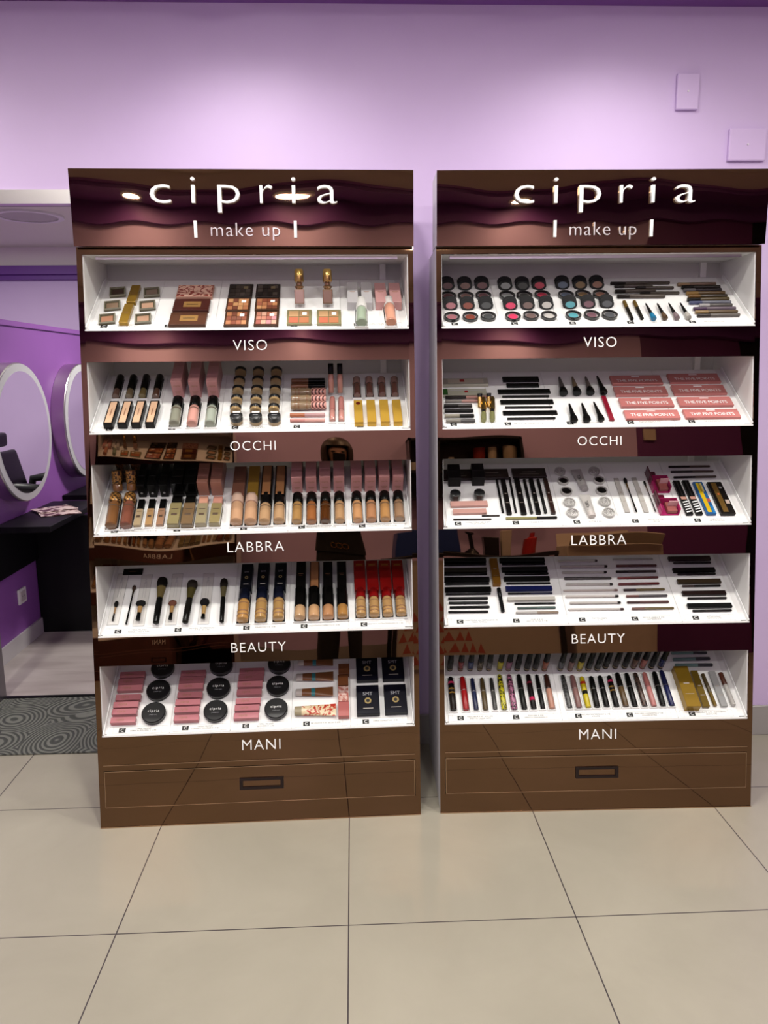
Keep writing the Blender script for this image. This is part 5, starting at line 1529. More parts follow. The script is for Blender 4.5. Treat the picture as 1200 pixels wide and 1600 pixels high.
def B_tube(name, Mw, L, w, a, k):
    e = product(name, Mw); cap, body = a[0], a[1]; r = w*.36
    b = bmn(); lathe(b, [(0, r*.9), (L*.02, r), (L*.17, r)], (0, 0, r*.75), 'y', 18, 1, .75); obj('cap', b, sk(cap, .3), e, True)
    b = bmn(); rings = []
    for f, ww, tt in ((.17, .36, .27), (.22, .37, .27), (.5, .42, .2), (.8, .47, .10), (.97, .5, .02), (1, .5, .02)):
        n = 18; rings.append([b.verts.new((w*ww*math.cos(2*PI*i/n), L*f, w*.27+w*tt*math.sin(2*PI*i/n))) for i in range(n)])
    for A, B in zip(rings, rings[1:]):
        for i in range(18): b.faces.new((A[i], A[(i+1) % 18], B[(i+1) % 18], B[i]))
    b.faces.new(rings[0]); b.faces.new(rings[-1])
    m = sk('#8a4c34') if body is None else (noise_mat('flower_tube', srgb('#b03020'), srgb('#c0b090', 1.3), 45, .3, 0, .40, .5, dist=2) if body == 'flowert' else sk(body, .3))
    obj('body', b, m, e, True)
    if body == '#7a4c2a':
        b = bmn(); rr = []
        for f, ww, tt in ((.42, .405, .225), (.52, .425, .198)):
            n = 18; rr.append([b.verts.new((w*(ww+.006)*math.cos(2*PI*i/n), L*f, w*.27+w*(tt+.006)*math.sin(2*PI*i/n))) for i in range(n)])
        for i in range(18): b.faces.new((rr[0][i], rr[0][(i+1) % 18], rr[1][(i+1) % 18], rr[1][i]))
        obj('printed_band', b, sk('#2c7c86'), e, True)
    elif body != 'flowert': text('print', 'LABEL', e, (0, L*.45, w*.5), (0, 0, PI/2), width=L*.4, m=M_INK)
    return e
def B_brush(name, Mw, L, w, a, k):
    hc, fc, bc, hf = a[0], a[1], a[2], a[3]; e = product(name, Mw); r = w/2*1.15; z = r
    big = k.get('big'); fan = k.get('fan'); flat = .35 if fan else .9
    lying_seg([(0, .3), (.02, .56 if big else .46), (hf*.6, .62 if big else .40), (hf, .56 if big else .36)], L, r, sk(hc, .2), 'handle', e, 14)
    f2 = hf+(1-hf)*.5 if not (k.get('pack') and not fan) else hf+(1-hf)*.5
    b = bmn(); lathe(b, [(L*hf, r*(.52 if big else .38)), (L*f2, r*(.85 if big else .5))], (0, 0, r), 'y', 16, 1, .9 if not fan else .6); obj('ferrule', b, sk(fc, .25, .4), e, True)
    b = bmn(); lathe(b, [(L*f2, r*(.84 if big else .5)), (L*(f2+(1-f2)*.45), r*1.0), (L*(f2+(1-f2)*.8), r*.85), (L, r*.25)], (0, 0, r), 'y', 18, 1, .9 if not fan else .5); obj('bristles', b, sk(bc, .9), e, True)
    if k.get('pack'):
        pw = .036; b = bmn(); box(b, -pw/2, pw/2, -.012, .20, -.0003, .0006); obj('backing_card', b, mat('pale_card', (.70, .69, .66), .5), e)
        b = bmn()
        for q in ((-pw/2, -pw/2+.0008, -.012, .2), (pw/2-.0008, pw/2, -.012, .2), (-pw/2, pw/2, -.012, -.011), (-pw/2, pw/2, .199, .2), (-.004, -.0034, .10, .165), (.004, .0046, .10, .165)): box(b, *q, .0006, .0012)
        obj('pack_edge', b, mat('pack_edge_grey', (.38, .38, .38), .4), e)
        text('print', 'cipria', e, (0.002, .172, .001), (0, 0, PI/2), width=.022, m=mat('grey_print', (.35, .35, .38), .5))
    return e
def B_gbottle(name, Mw, L, w, a, k):   # stands upright (local z up)
    e = product(name, Mw); r = w/2
    b = bmn(); box(b, -r, r, -r*.6, r*.6, 0, L*.42); obj('body', b, sk(a[0], .1, .3, .8), e, bevel=.003, segs=2)
    b = bmn(); lathe(b, [(L*.42, r*.55), (L*.46, r*.8), (L*.50, r*.95), (L*.54, r*.6), (L*.60, r*.62), (L*.64, r*.95)], (0, 0, 0), 'z', 22); obj('collar', b, sk('#9a7c60', .15, .8), e, True)
    b = bmn(); lathe(b, [(L*.64, r*.9), (L*.66, r*.96), (L*.95, r*.88), (L, r*.7)], (0, 0, 0), 'z', 22); obj('cap', b, M_GOLD, e, True)
    return e
def B_gbottle2(name, Mw, L, w, a, k):
    e = product(name, Mw); r = w/2
    lying_seg([(0, .9), (.05, 1), (.3, 1), (.34, .7)], L, r, sk('#8a8a5c', .1, .3), 'body', e, 16)
    lying_seg([(.34, .8), (.44, .8)], L, r, M_BLACK, 'collar', e, 16)
    lying_seg([(.44, .9), (.5, 1), (.93, .95), (1, .7)], L, r, M_GOLD, 'cap', e, 16)
    return e
def B_compact(name, Mw, L, w, a, k):
    e = product(name, Mw); r = w/2; t = k.get('h', .018)
    b = bmn(); lathe(b, [(0, r*.96), (t*.15, r), (t*.45, r), (t*.5, r*.985), (t*.55, r), (t*.85, r), (t, r*.93)], (0, 0, 0), 'z', 40); obj('case', b, M_BLACK, e, True)
    text('print', 'cipria', e, (0, r*.02, t+.0004), (0, 0, 0), width=r*.95, m=M_LETTER, space=1.3)
    text('print', '| make up |', e, (0, -r*.28, t+.0004), (0, 0, 0), width=r*.62, m=mat('grey_print', (.35, .35, .38), .5))
    return e
def B_ring(name, Mw, L, w, a, k):
    e = product(name, Mw); r = w/2; t = .009
    b = ring_mesh(r*.80, r, t); obj('case_rim', b, mat('glossy_black', (.012, .012, .013), .12, coat=.5), e, True)
    b = bmn(); lathe(b, [(0.0, r*.8), (t*.35, r*.8)], (0, 0, 0), 'z', 28); obj('case_base', b, sk('#a8a4a4', .2), e, True)
    b = bmn(); lathe(b, [(t*.35, r*.6), (t*.6, r*.6)], (0, 0, 0), 'z', 28); obj('pan', b, sk(a[0], .5), e, True)
    return e
def B_gem(name, Mw, L, w, a, k):
    e = product(name, Mw); r = w/2; t = .010
    b = ring_mesh(r*.82, r, t); obj('clear_rim', b, sk('#c4c2be', .1), e, True)
    dk = sum(int(a[0][i:i+2], 16) for i in (1, 3, 5)) < 200
    b = bmn(); lathe(b, [(0, r*.8), (t*.6, r*.8)], (0, 0, 0), 'z', 24)
    obj('glitter', b, sk(a[0], .5) if dk else noise_mat('silver_glitter', (.22, .21, .2), (.75, .74, .72), 320, .3, 1, .42, .56, metal=.3), e, True)
    if dk:
        b = bmn(); lathe(b, [(t*.6, r*.5), (t*.65, r*.5)], (0, 0, 0), 'z', 20); obj('pigment_heap', b, sk('#0c0809', .5), e, True)
    return e
def B_jarfront(name, Mw, L, w, a, k):
    e = product(name, Mw); r = w/2
    b = bmn(); lathe(b, [(0, r*.95), (.004, r), (.014, r)], (0, 0, 0), 'z', 28); obj('body', b, sk('#a8906c', .2), e, True)
    b = bmn(); lathe(b, [(.014, r*1.02), (.028, r*1.02), (.030, r*.9), (.0305, r*.8)], (0, 0, 0), 'z', 28); obj('lid', b, M_BLACK, e, True)
    b = bmn(); box(b, -r*.6, r*.6, r*.55, r*.95, .0145, .0315); obj('label', b, M_WHITE_IN, e, bevel=.001)
    b = bmn(); box(b, -r*.42, r*.42, -r*.06, r*.06, .0305, .031); obj('print', b, mat('grey_print', (.35, .35, .38), .5), e)
    return e
def B_jarfront2(name, Mw, L, w, a, k):
    e = product(name, Mw); r = w/2
    b = bmn(); lathe(b, [(0, r*.9), (.003, r), (.014, r*.98)], (0, 0, 0), 'z', 28); obj('body', b, mat('smoked_glass', (.12, .11, .11), .1, coat=.5), e, True)
    b = bmn(); lathe(b, [(.014, r*.95), (.016, r), (.029, r), (.03, r*.92)], (0, 0, 0), 'z', 28); obj('lid', b, M_BLACK, e, True)
    return e
def upright(Mw, lean=0.0): return Mw @ Matrix.Rotation(-lean, 4, 'X')
def B_discstand(name, Mw, L, w, a, k):   # pot standing on its edge, facing down the slope
    col = a[0]; e = product(name, Mw @ Matrix.Rotation(math.radians(-46), 4, 'X')); r = w/2; hh = L
    gold = col == '#b08a28'
    if gold:
        b = bmn(); lathe(b, [(0, r*.9), (hh*.75, r)], (0, 0, 0), 'z', 18); obj('body', b, M_GOLD, e, True)
        b = bmn(); lathe(b, [(hh*.75, r*.95), (hh, r*1.05)], (0, 0, 0), 'z', 18); obj('lid', b, M_BLACK, e, True); return e
    b = bmn(); lathe(b, [(0, r*.96), (.002, r), (.007, r), (.009, r*.96)], (0, 0, r*.70), 'y', 26, 1, .70); obj('case', b, mat('satin_black', (.006, .006, .007), .5, spec=.25), e, True)
    if col != '#0a0a0a':
        b = bmn(); lathe(b, [(-.0008, r*.68), (0, r*.68)], (0, 0, r*.66), 'y', 22, 1, .66); obj('pan', b, sk(col, .5), e, True)
    return e
def B_jarstand(name, Mw, L, w, a, k):
    e = product(name, Mw @ Matrix.Rotation(math.radians(12), 4, 'X')); r = w/2
    b = bmn(); lathe(b, [(0, r*.95), (.002, r), (.011, r), (.012, r*.94)], (0, 0, r), 'y', 26); obj('lid', b, M_BLACK, e, True)
    b = bmn(); lathe(b, [(-.009, r*.86), (-.008, r*.94), (0, r*.95)], (0, 0, r), 'y', 26); obj('body', b, sk('#b09468', .2), e, True)
    return e
def B_qbox(name, Mw, L, w, a, k):
    col, mk = a[0], a[1]; dd = k['dd']
    e = product(name, Mw); b = bmn(); box(b, -w/2, w/2, 0, dd, .0002, L); obj('body', b, sk(col, .35 if col != '#080707' else .15), e, bevel=.0007)
    R = (PI/2, 0, 0); bp = mat('brown_print', (.3, .15, .08), .4)
    if k.get('front'):
        if mk.startswith('text:'):
            text('print', mk[5:], e, (0, -.0003, L*.66), R, width=w*.6, m=bp); b = bmn(); box(b, -w*.28, w*.28, -.0003, 0, L*.33, L*.36); box(b, -w*.2, w*.2, -.0003, 0, L*.27, L*.29); box(b, -w*.15, w*.15, -.0003, 0, L*.10, L*.12); obj('print', b, bp, e)
        elif mk == 'dot':
            b = bmn(); lathe(b, [(-.0006, w*.16), (0, w*.16)], (0, 0, L*.35), 'y', 16); obj('seal', b, sk('#a8a8a8', .3), e)
    return e
def B_qtube(name, Mw, L, w, a, k):
    e = product(name, Mw); r = w/2
    b = bmn(); lathe(b, [(0, r*.7), (.003, r*.95), (L*.5, r)], (0, 0, 0), 'z', 16); obj('barrel', b, sk(a[0], .25), e, True)
    b = bmn(); lathe(b, [(L*.5, r*.92), (L*.52, r*.95), (L*.95, r*.8), (L, r*.6)], (0, 0, 0), 'z', 16); obj('cap', b, sk('#0c0b0b', .25), e, True)
    b = bmn(); lathe(b, [(.010, r*.99), (.016, r*1.0)], (0, 0, 0), 'z', 16); obj('print', b, sk('#8a7a5c', .3), e, True)
    return e
def B_cubepack(name, Mw, L, w, a, k):
    e = product(name, Mw); mg = mat('magenta_clear_plastic', (.50, .03, .16), .12, 0, .25); h = .03
    b = bmn(); box(b, -w/2, w/2, 0, L*.55, 0, .002); box(b, -w/2, -w/2+.002, 0, L*.55, .002, h); box(b, w/2-.002, w/2, 0, L*.55, .002, h); box(b, -w/2, w/2, L*.55-.002, L*.55, .002, h); obj('tray', b, mg, e)
    b = bmn(); box(b, -w*.1, w*.42, L*.06, L*.5, .002, .016); obj('pan', b, sk('#9a5450', .5), e, bevel=.001)
    b = bmn(); box(b, -w/2, w*.1, L*.55, L, .0, .004); box(b, -w/2, -w*.44, L*.3, L*.95, .004, h*1.15); obj('lid', b, sk('#5a1028', .2), e, bevel=.0008)
    b = bmn(); box(b, -w*.02, w*.5, L*.30, L*.33, .002, h*1.2); obj('clear_window', b, mat('pink_window', (.6, .35, .38), .1, coat=.5), e)
    return e
def slot_ridge(tr, u, s, ang, L, w, rounded=True):
    # raised white edge of the moulded pocket a bottle lies in
    g = .0016; hw = w/2*1.08+.0012; t = .0022; H = .0065; n = 8
    def outline(a):
        pts = [(-a, -.0012-(a-hw)), (a, -.0012-(a-hw))]
        if rounded: pts += [(a*math.cos(PI*i/n), L-hw*.75+a*math.sin(PI*i/n)) for i in range(n+1)]
        else: pts += [(a, L+.0012+(a-hw)), (-a, L+.0012+(a-hw))]
        return pts
    A, B = outline(hw), outline(hw+t); b = bmn()
    va = [[b.verts.new((x, y, z)) for x, y in P_] for P_, z in ((A, 0), (A, H), (B, H), (B, 0))]
    m = len(A)
    for i in range(m):
        j = (i+1) % m
        for k in range(4): b.faces.new((va[k][i], va[k][j], va[(k+1) % 4][j], va[(k+1) % 4][i]))
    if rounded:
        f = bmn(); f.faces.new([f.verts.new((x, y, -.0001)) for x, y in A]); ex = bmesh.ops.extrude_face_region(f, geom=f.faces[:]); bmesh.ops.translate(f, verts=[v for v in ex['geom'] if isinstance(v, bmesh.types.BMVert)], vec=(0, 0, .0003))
        fl = obj('pocket_shade', f, mat('pocket_shade_grey', (.03, .03, .03), .6), tr); fl.matrix_local = Matrix.Translation((u, s, 0)) @ Matrix.Rotation(ang, 4, 'Z')  # dark plate paints the shade in the pocket round the bottle
    o = obj('pocket_edge', b, M_WHITE, tr); o.matrix_local = Matrix.Translation((u, s, 0)) @ Matrix.Rotation(ang, 4, 'Z')
BLD = {n[2:]: f for n, f in globals().items() if n.startswith('B_')}
ONAME = {'gem': 'glitter_pot', 'ring': 'eyeshadow_pot', 'masc': 'mascara_tube'}
ORD = ['first', 'second', 'third', 'fourth', 'fifth', 'sixth', 'seventh', 'eighth', 'ninth', 'tenth', 'eleventh', 'twelfth', 'thirteenth', 'fourteenth', 'fifteenth', 'sixteenth', 'seventeenth', 'eighteenth', 'nineteenth', 'twentieth', 'twenty first', 'twenty second', 'twenty third', 'twenty fourth']
def build_items():
    recs = []
    for tk, kind, bname, desc, cat, rows in ITEMS:
        for u, s, ang, L, w, args, k in rows:
            k = dict(k)
            reps = []
            if kind == 'n' and bname == 'qbox':
                n, dd = int(args[0]), args[1]; k['dd'] = dd
                if s+n*dd > .30: dd = max(.012, (.30-s)/n); k['dd'] = dd
                for i in range(n):
                    kk = dict(k); kk['front'] = i == 0; kk['dd'] = dd-.0006
                    reps.append((u, s+i*dd, args[2:], kk))
            else: reps.append((u, s, args, k))
            for uu, ss, ar, kk in reps:
                recs.append(dict(tk=tk, kind=kind, b=bname, desc=desc, cat=cat, u=uu, s=ss, ang=ang, L=L, w=w, a=list(ar), k=kk))
    # ordinals within look-alikes of one tray
    groups = {}
    for r in recs:
        if r['kind'] == 'h': r['cu'], r['cs'] = r['u']+r['L']/2, r['s']
        elif r['kind'] == 'v': r['cu'], r['cs'] = r['u'], r['s']+r['L']/2
        else: r['cu'], r['cs'] = r['u'], r['s']
        groups.setdefault((r['tk'], r['desc']), []).append(r)
    for (tk, desc), rs in groups.items():
        side = 'left stand' if tk[0] == 'L' else 'right stand'; shelf = NAMES[int(tk[1])-1]
        where = '%s %s tray' % (side, shelf)
        rs.sort(key=lambda r: -r['cs']); tol = .010 if rs[0]['kind'] in ('h', 'n') else .022
        if rs[0]['b'] == 'jarstand': tol = .012
        if rs[0]['b'] == 'discstand': tol = .004
        rows, cur = [], [rs[0]]
        for r in rs[1:]:
            if cur[-1]['cs']-r['cs'] < tol: cur.append(r)
            else: rows.append(cur); cur = [r]
        rows.append(cur)
        for ri, row in enumerate(rows):
            row.sort(key=lambda r: r['cu'])
            for ci, r in enumerate(row):
                bits = []
                if len(row) > 1: bits.append(('leftmost' if ci == 0 else 'rightmost' if ci == len(row)-1 else ORD[ci]+' from left'))
                if len(rows) > 1: bits.append(('back row' if ri == 0 else 'front row' if ri == len(rows)-1 else ORD[ri]+' row from back') if len(row) > 1 or len(rs) != len(rows) else ('rearmost' if ri == 0 else 'foremost' if ri == len(rows)-1 else ORD[ri]+' from back'))
                r['label'] = desc + (', ' + ', '.join(bits) if bits else '') + ', on ' + where
                r['grp'] = '%s on the %s' % (desc if len(rs) > 1 else r['cat']+'s', where) if len(rs) > 1 else None
    for r in recs:
        M = TRAYM[r['tk']] @ Matrix.Translation((r['u'], r['s'], .0003))
        if r['kind'] == 's': M = TRAYM[r['tk']] @ Matrix.Translation((r['u'], r['s'], .012)) @ Matrix.Rotation(-TILT, 4, 'X')
        else: M = M @ Matrix.Rotation(r['ang'], 4, 'Z')
        if r['kind'] == 's' and r['b'] == 'bottle':
            M = M @ Matrix.Rotation(PI/2, 4, 'X') @ Matrix.Translation((0, 0, -r['w']/2))
        nm = r['cat'].replace(' ', '_')
        e = BLD[r['b']](nm, M, r['L'], r['w'], r['a'], r['k'])
        if len(r['label'].split()) > 16: r['label'] = r['label'].replace(', on ', ', ').replace(' row from back', ' row')
        tag(e, r['label'], r['cat'], r['grp'])
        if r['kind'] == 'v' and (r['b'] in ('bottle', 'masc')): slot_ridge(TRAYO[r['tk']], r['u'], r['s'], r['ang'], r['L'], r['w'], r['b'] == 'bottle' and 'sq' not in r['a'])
build_items()
# ------------------------------------------------------------------ the third stand carries copies of the bottles
def copy_tree(o, M, parent=None):
    c = o.copy(); COL.objects.link(c)
    if parent is None: c.matrix_world = M
    else: c.parent = parent
    for ch in o.children: copy_tree(ch, None, c)
    return c
bpy.context.view_layer.update()
for o in [o for o in COL.objects if o.parent is None and 'label' in o]:
    lab = o['label']
    for t in ('VISO', 'LABBRA', 'BEAUTY'):
        if lab.endswith('on left stand %s tray' % t) and 'upright' not in lab:
            i = NAMES.index(t)+1
            c = copy_tree(o, TRAYM['B%d' % i] @ TRAYM['L%d' % i].inverted() @ o.matrix_world)
            c['label'] = lab.replace('on left stand', 'reflected on third stand').replace('reflected on third stand', 'on rear stand')
            if 'group' in o: c['group'] = o['group'].replace('left stand', 'rear stand')

# ------------------------------------------------------------------ salon chair, seen in the round mirror
M_LEATHER = mat('black_leatherette', (.010, .010, .011), .42)
e = empty('salon_chair', loc=(-1.29, 3.38, 0), rz=math.radians(0)); tag(e, 'black padded salon chair with headrest seen in the nearer round mirror', 'chair')
def pad(name, x0, x1, y0, y1, z0, z1, bv=.03, rot=None):
    b = bmn(); box(b, x0, x1, y0, y1, z0, z1); o = obj(name, b, M_LEATHER, e, True, bevel=bv, segs=4)
    return o
pad('seat', -.12, .24, -.25, .25, .42, .54, .045)
b = bmn(); prism(b, [(.20, .52), (.30, .52), (.37, .90), (.30, .92)], 'y', -.26, .26); obj('backrest', b, M_LEATHER, e, True, bevel=.04, segs=4)
pad('headrest', .29, .37, -.12, .12, .945, 1.04, .03)
b = bmn(); tube(b, [(.33, 0, .85), (.34, 0, .97)], .012); obj('headrest_bar', b, M_STEEL, e, True)
for s_ in (-1, 1):
    b = bmn(); tube(b, [(.26, s_*.29, .55), (.22, s_*.29, .70), (.08, s_*.29, .72), (-.08, s_*.29, .71), (-.12, s_*.29, .66)], [.02, .028, .032, .028, .02], 12); obj('armrest', b, M_LEATHER, e, True)
b = bmn(); tube(b, [(0, 0, .02), (0, 0, .42)], .035, 18); obj('pedestal', b, M_STEEL, e, True)
b = bmn(); lathe(b, [(0, .165), (.015, .165), (.03, .12), (.035, .05)], (0, 0, 0), 'z', 36); obj('base', b, M_STEEL, e, True)

# ------------------------------------------------------------------ furniture along the rear wall (seen in the bronze mirrors)
M_BLK = mat('black_lacquer', (.012, .01, .012), .3)
M_CARD = noise_mat('brown_cardboard', (.50, .43, .36), (.57, .50, .43), 5, .8)
e = empty('wall_shelf_unit', loc=(.90, -3.098, 1.25)); tag(e, 'dark wall shelf unit on the rear wall reflected in the right stand', 'shelf')
for nm, q in (('back_board', (-.34, .34, .002, .012, 0, .47)), ('side_board', (-.34, -.32, .012, .24, 0, .47)), ('side_board', (.32, .34, .012, .24, 0, .47)), ('top_board', (-.34, .34, .012, .24, .45, .47)), ('shelf_board', (-.32, .32, .012, .24, .20, .22)), ('shelf_board', (-.32, .32, .012, .24, 0, .02))):
    b = bmn(); box(b, *q); obj(nm, b, M_BLK, e)
shp = [('small white cup on the dark wall shelf', 'cup', -.25, .03, .07, '#d8d4cc'), ('white tumbler beside the cup on the dark shelf', 'cup', -.18, .032, .09, '#c8c0b8'), ('patterned red bottle on the dark wall shelf', 'bottle', .0, .03, .17, '#8a2c20'), ('cream bottle beside the patterned red one', 'bottle', .08, .035, .17, '#cdbfa8'), ('wide clear vase at the end of the dark shelf', 'vase', .24, .07, .18, '#b8a890')]
for lab, cat, x, r, h, c in shp:
    b = bmn(); lathe(b, [(0, r*.8), (h*.1, r*.85), (h*.9, r), (h, r*.96)], (0, 0, 0), 'z', 20); o = obj(cat, b, sk(c, .25), None, True); o.location = (.90+x, -3.098+.12, 1.471); tag(o, lab, cat)
e = empty('display_table', loc=(.85, -2.50, 0)); tag(e, 'black topped display table with beige front and red triangles at the rear', 'table')
b = bmn(); box(b, -.46, .50, -.22, .22, .80, .83); obj('table_top', b, M_BLK, e, bevel=.003)
for x in (-.44, .48):
    for y in (-.20, .20): b = bmn(); box(b, x-.015, x+.015, y-.015, y+.015, 0, .80); obj('leg', b, M_BLK, e)
b = bmn(); box(b, -.42, .46, .19, .205, .03, .78); fr = obj('front_panel', b, mat('beige_panel', (.46, .41, .35), .5), e)
k = 0
for i in range(5):
    for j in range(6-i):
        x = -.41+.075*i+(.0375 if j % 2 else 0); z = .06+.075*j; b = bmn()
        prism(b, [(x, z), (x+.068, z), (x+.034, z+.064)], 'y', .205, .2065); obj('triangle', b, mat('red_paint', (.42, .10, .08), .5), fr)
def rbox(name, lab, cat, x0, x1, y0, y1, z0, z1, m, grp=None, bev=.003):
    b = bmn(); box(b, x0, x1, y0, y1, z0, z1); o = obj(name, b, m, bevel=bev); tag(o, lab, cat, grp); return o
rbox('box', 'dark blue box standing on the left end of the black table', 'box', .47, .66, -2.62, -2.44, .831, 1.0, mat('blue_card', (.02, .05, .22), .4))
rbox('box', 'tan box standing in the middle of the black table', 'box', 1.02, 1.09, -2.58, -2.48, .831, 1.02, M_CARD)
rbox('podium', 'black block podium in the middle of the black table', 'podium', .84, .99, -2.60, -2.44, .831, .97, M_BLK)
b = bmn(); lathe(b, [(0, .055), (.01, .05), (.04, .015), (.14, .014), (.15, .03), (.16, .03)], (0, 0, 0), 'z', 20); o = obj('stand', b, M_BLK, None, True); o.location = (.74, -2.5, .831); tag(o, 'black flared stand on the black display table', 'stand')
b = bmn(); lathe(b, [(0, .03), (.11, .03), (.12, .012), (.15, .012)], (0, 0, 0), 'z', 20); o = obj('bottle', b, mat('red_glass', (.45, .03, .03), .15), None, True); o.location = (1.18, -2.52, .831); tag(o, 'small red bottle beside the tan box on the table', 'bottle')
e = empty('cardboard_box', loc=(1.72, -2.5, 0)); tag(e, 'large brown cardboard box standing beside the black table', 'box')
b = bmn(); box(b, -.30, .30, -.22, .22, .0, .86); cb = obj('body', b, M_CARD, e, bevel=.004)
b = bmn(); prism(b, [(.22, .86), (.225, .86), (.34, .93), (.335, .935)], 'x', -.29, .29); obj('flap', b, M_CARD, e)
b = bmn(); prism(b, [(-.22, .86), (-.225, .86), (-.30, .95), (-.295, .955)], 'x', -.29, .29); obj('flap', b, M_CARD, e)
rbox('intercom', 'beige intercom on the dark purple rear wall', 'intercom', 2.26, 2.34, -3.099, -3.07, 1.70, 1.80, mat('beige_plastic', (.6, .52, .42), .4))
struct('door_1', (lambda b: (box(b, 3.06, 4.19, -3.16, -3.12, 0, 2.74), b)[1])(bmn()), mat('black_door', (.01, .012, .012), .3))

# ------------------------------------------------------------------ the woman taking the picture (seen reflected)
def skin_mesh(name, J, E, m, parent, lv=2, root=0, keep=None, grow=0):
    me = bpy.data.meshes.new(name); me.from_pydata([j[:3] for j in J], E, []); o = bpy.data.objects.new(name, me); COL.objects.link(o)
    md = o.modifiers.new('skin', 'SKIN'); md.use_smooth_shade = True
    sv = me.skin_vertices[0].data
    for i, j in enumerate(J):
        rx = j[3]; ry = j[4] if len(j) > 4 else rx
        sv[i].radius = (rx+grow, ry+grow); sv[i].use_root = (i == root)
    sb = o.modifiers.new('sub', 'SUBSURF'); sb.levels = lv; sb.render_levels = lv
    dg = bpy.context.evaluated_depsgraph_get(); nm = bpy.data.meshes.new_from_object(o.evaluated_get(dg))
    bpy.data.objects.remove(o); bpy.data.meshes.remove(me)
    b = bmn(); b.from_mesh(nm); bpy.data.meshes.remove(nm)
    if keep:
        for co, no in keep: bmesh.ops.bisect_plane(b, geom=b.verts[:]+b.edges[:]+b.faces[:], plane_co=co, plane_no=no, clear_outer=True)
    r = obj(name, b, m, parent, True); return r
PX, PY = .035, -2.13
M_SKIN = mat('skin', (.55, .33, .24), .5); M_TEE = mat('black_jersey', (.008, .008, .009), .8); M_TRO = mat('black_trousers', (.012, .012, .014), .8); M_HAIR = noise_mat('dark_brown_hair', (.018, .010, .007), (.05, .028, .018), 60, .45, mapscale=(1, 1, .15))
pe = empty('person', loc=(PX, PY, 0)); tag(pe, 'woman in black with a dark bob holding up a phone, reflected in the left stand', 'person')
J = [(0, 0, .90, .135, .10), (0, .01, 1.05, .115, .085), (0, .01, 1.20, .14, .095), (0, 0, 1.31, .11, .07), (0, .01, 1.36, .045), (0, .025, 1.42, .045), (0, .03, 1.49, .072, .085), (0, .03, 1.545, .062, .075)]
E = [(0, 1), (1, 2), (2, 3), (3, 4), (4, 5), (5, 6), (6, 7)]
for s_ in (-1, 1):
    n = len(J)
    J += [(s_*.155, 0, 1.29, .052), (s_*.225, .04, 1.08, .040), (s_*.13, .19, 1.19, .032), (s_*.062, .275, 1.30, .026, .02), (s_*.050, .30, 1.345, .028, .016)]
    E += [(3, n), (n, n+1), (n+1, n+2), (n+2, n+3), (n+3, n+4)]
    for f in range(4):
        m0 = len(J); J += [(s_*(.052-.0), .318, 1.335+.017*f, .009), (s_*.036, .334, 1.338+.017*f, .008), (s_*.012, .329, 1.340+.017*f, .007)][:3]; E += [(n+4, m0), (m0, m0+1), (m0+1, m0+2)]
    m0 = len(J); J += [(s_*.050, .292, 1.32, .011), (s_*.03, .300, 1.35, .009)]; E += [(n+3, m0), (m0, m0+1)]
    n = len(J)
    J += [(s_*.085, 0, .82, .095), (s_*.095, .01, .47, .058), (s_*.10, -.01, .25, .050), (s_*.105, -.02, .09, .036), (s_*.11, .03, .045, .036, .03), (s_*.12, .14, .035, .038, .022)]
    E += [(0, n), (n, n+1), (n+1, n+2), (n+2, n+3), (n+3, n+4), (n+4, n+5)]
body = skin_mesh('body', J, E, M_SKIN, pe)
skin_mesh('t_shirt', J, E, M_TEE, pe, grow=.030, keep=[((0, 0, .85), (0, 0, -1)), ((0, 0, 1.335), (0, 0, 1)), ((0, .165, 1.15), (0, 1, 0))])
for x_ in (-.035, .0, .035):
    b = ring_mesh(.014, .019, .004); o = obj('gold_ring_trim', b, M_GOLD, pe, True); o.location = (x_, .118, .895); o.rotation_euler = (-PI/2, 0, 0)
skin_mesh('trousers', J, E, M_TRO, pe, grow=.018, keep=[((0, 0, .075), (0, 0, -1)), ((0, 0, .90), (0, 0, 1))])
b = bmn(); 
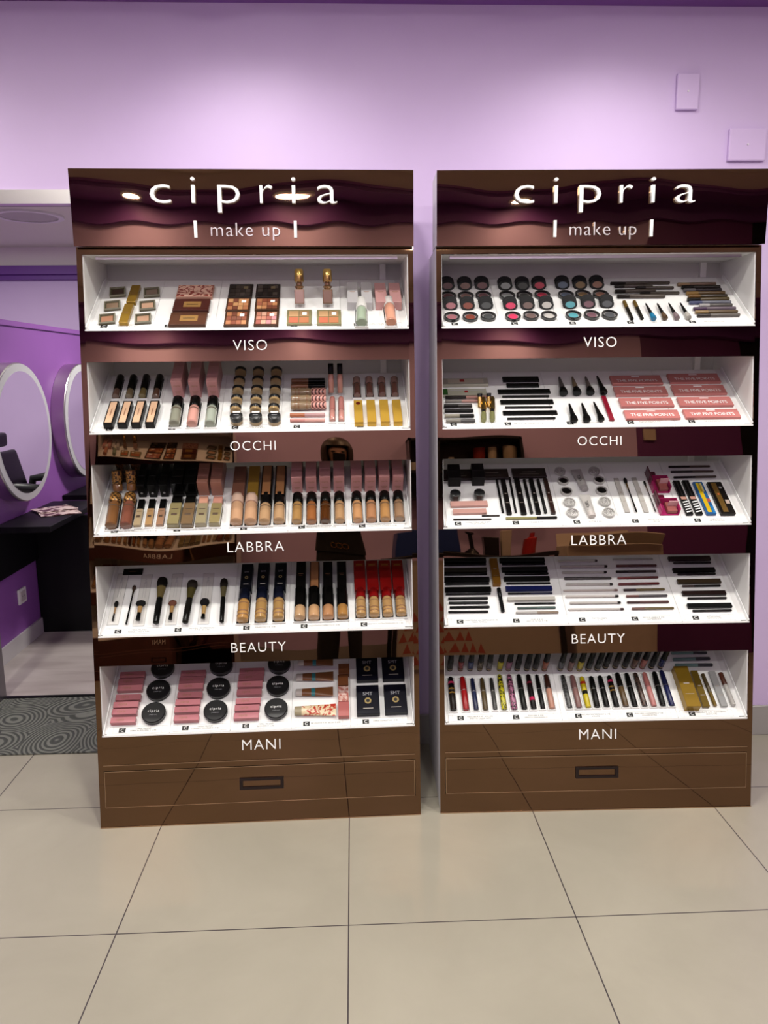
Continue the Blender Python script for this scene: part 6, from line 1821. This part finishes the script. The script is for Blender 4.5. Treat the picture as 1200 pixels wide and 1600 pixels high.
for s_ in (-1, 1):
    b = bmn(); lathe(b, [(-.05, .03), (-.04, .045), (.06, .05), (.15, .046), (.185, .02)], (s_*.115, 0, .04), 'y', 20, 1, .75); obj('shoe', b, M_BLK, pe, True)
# face
b = bmn(); prism(b, [(.098, 1.50), (.118, 1.465), (.098, 1.46)], 'x', -.011, .011); obj('nose', b, M_SKIN, pe, True, bevel=.004, segs=2)
for s_ in (-1, 1):
    b = bmn(); bmesh.ops.create_uvsphere(b, u_segments=14, v_segments=10, radius=.0125, matrix=Matrix.Translation((s_*.030, .103, 1.495)) @ Matrix.Diagonal((1, .55, .6, 1))); obj('eye', b, mat('dark_eye', (.03, .02, .015), .2), pe, True)
    b = bmn(); bmesh.ops.create_uvsphere(b, u_segments=12, v_segments=8, radius=.022, matrix=Matrix.Translation((s_*.076, .025, 1.485)) @ Matrix.Diagonal((.35, .6, 1.2, 1))); obj('ear', b, M_SKIN, pe, True)
b = bmn(); bmesh.ops.create_uvsphere(b, u_segments=14, v_segments=8, radius=.022, matrix=Matrix.Translation((0, .100, 1.437)) @ Matrix.Diagonal((1, .35, .3, 1))); obj('mouth', b, mat('lips', (.42, .12, .11), .45), pe, True)
# bob haircut: a cap round the skull, open at the face
b = bmn(); bmesh.ops.create_uvsphere(b, u_segments=40, v_segments=28, radius=1, matrix=Matrix.Identity(4))
for v_ in b.verts:
    x, y, z = v_.co; k_ = 1.0 if z > 0 else 1+.10*(-z)
    v_.co = Vector((x*.108*k_, y*.118*k_+.01, z*(.105 if z > 0 else .16)+1.505))
bmesh.ops.delete(b, geom=[v_ for v_ in b.verts if (v_.co.y > .065 and abs(v_.co.x) < .065 and v_.co.z < 1.535) or v_.co.z < 1.37], context='VERTS')
bmesh.ops.solidify(b, geom=b.faces[:], thickness=.012)
obj('hair', b, M_HAIR, pe, True)
# phone, just behind the viewpoint
ph = empty('phone', cam_matrix()); tag(ph, 'black phone held up in both hands by the woman', 'phone')
b = bmn(); box(b, -.037, .037, -.118, .030, .004, .012); obj('body', b, M_BLK, ph, bevel=.002, segs=2)
b = bmn(); box(b, -.034, .034, -.115, .027, .012, .0124); obj('screen', b, mat('dark_screen', (.02, .02, .025), .1), ph)
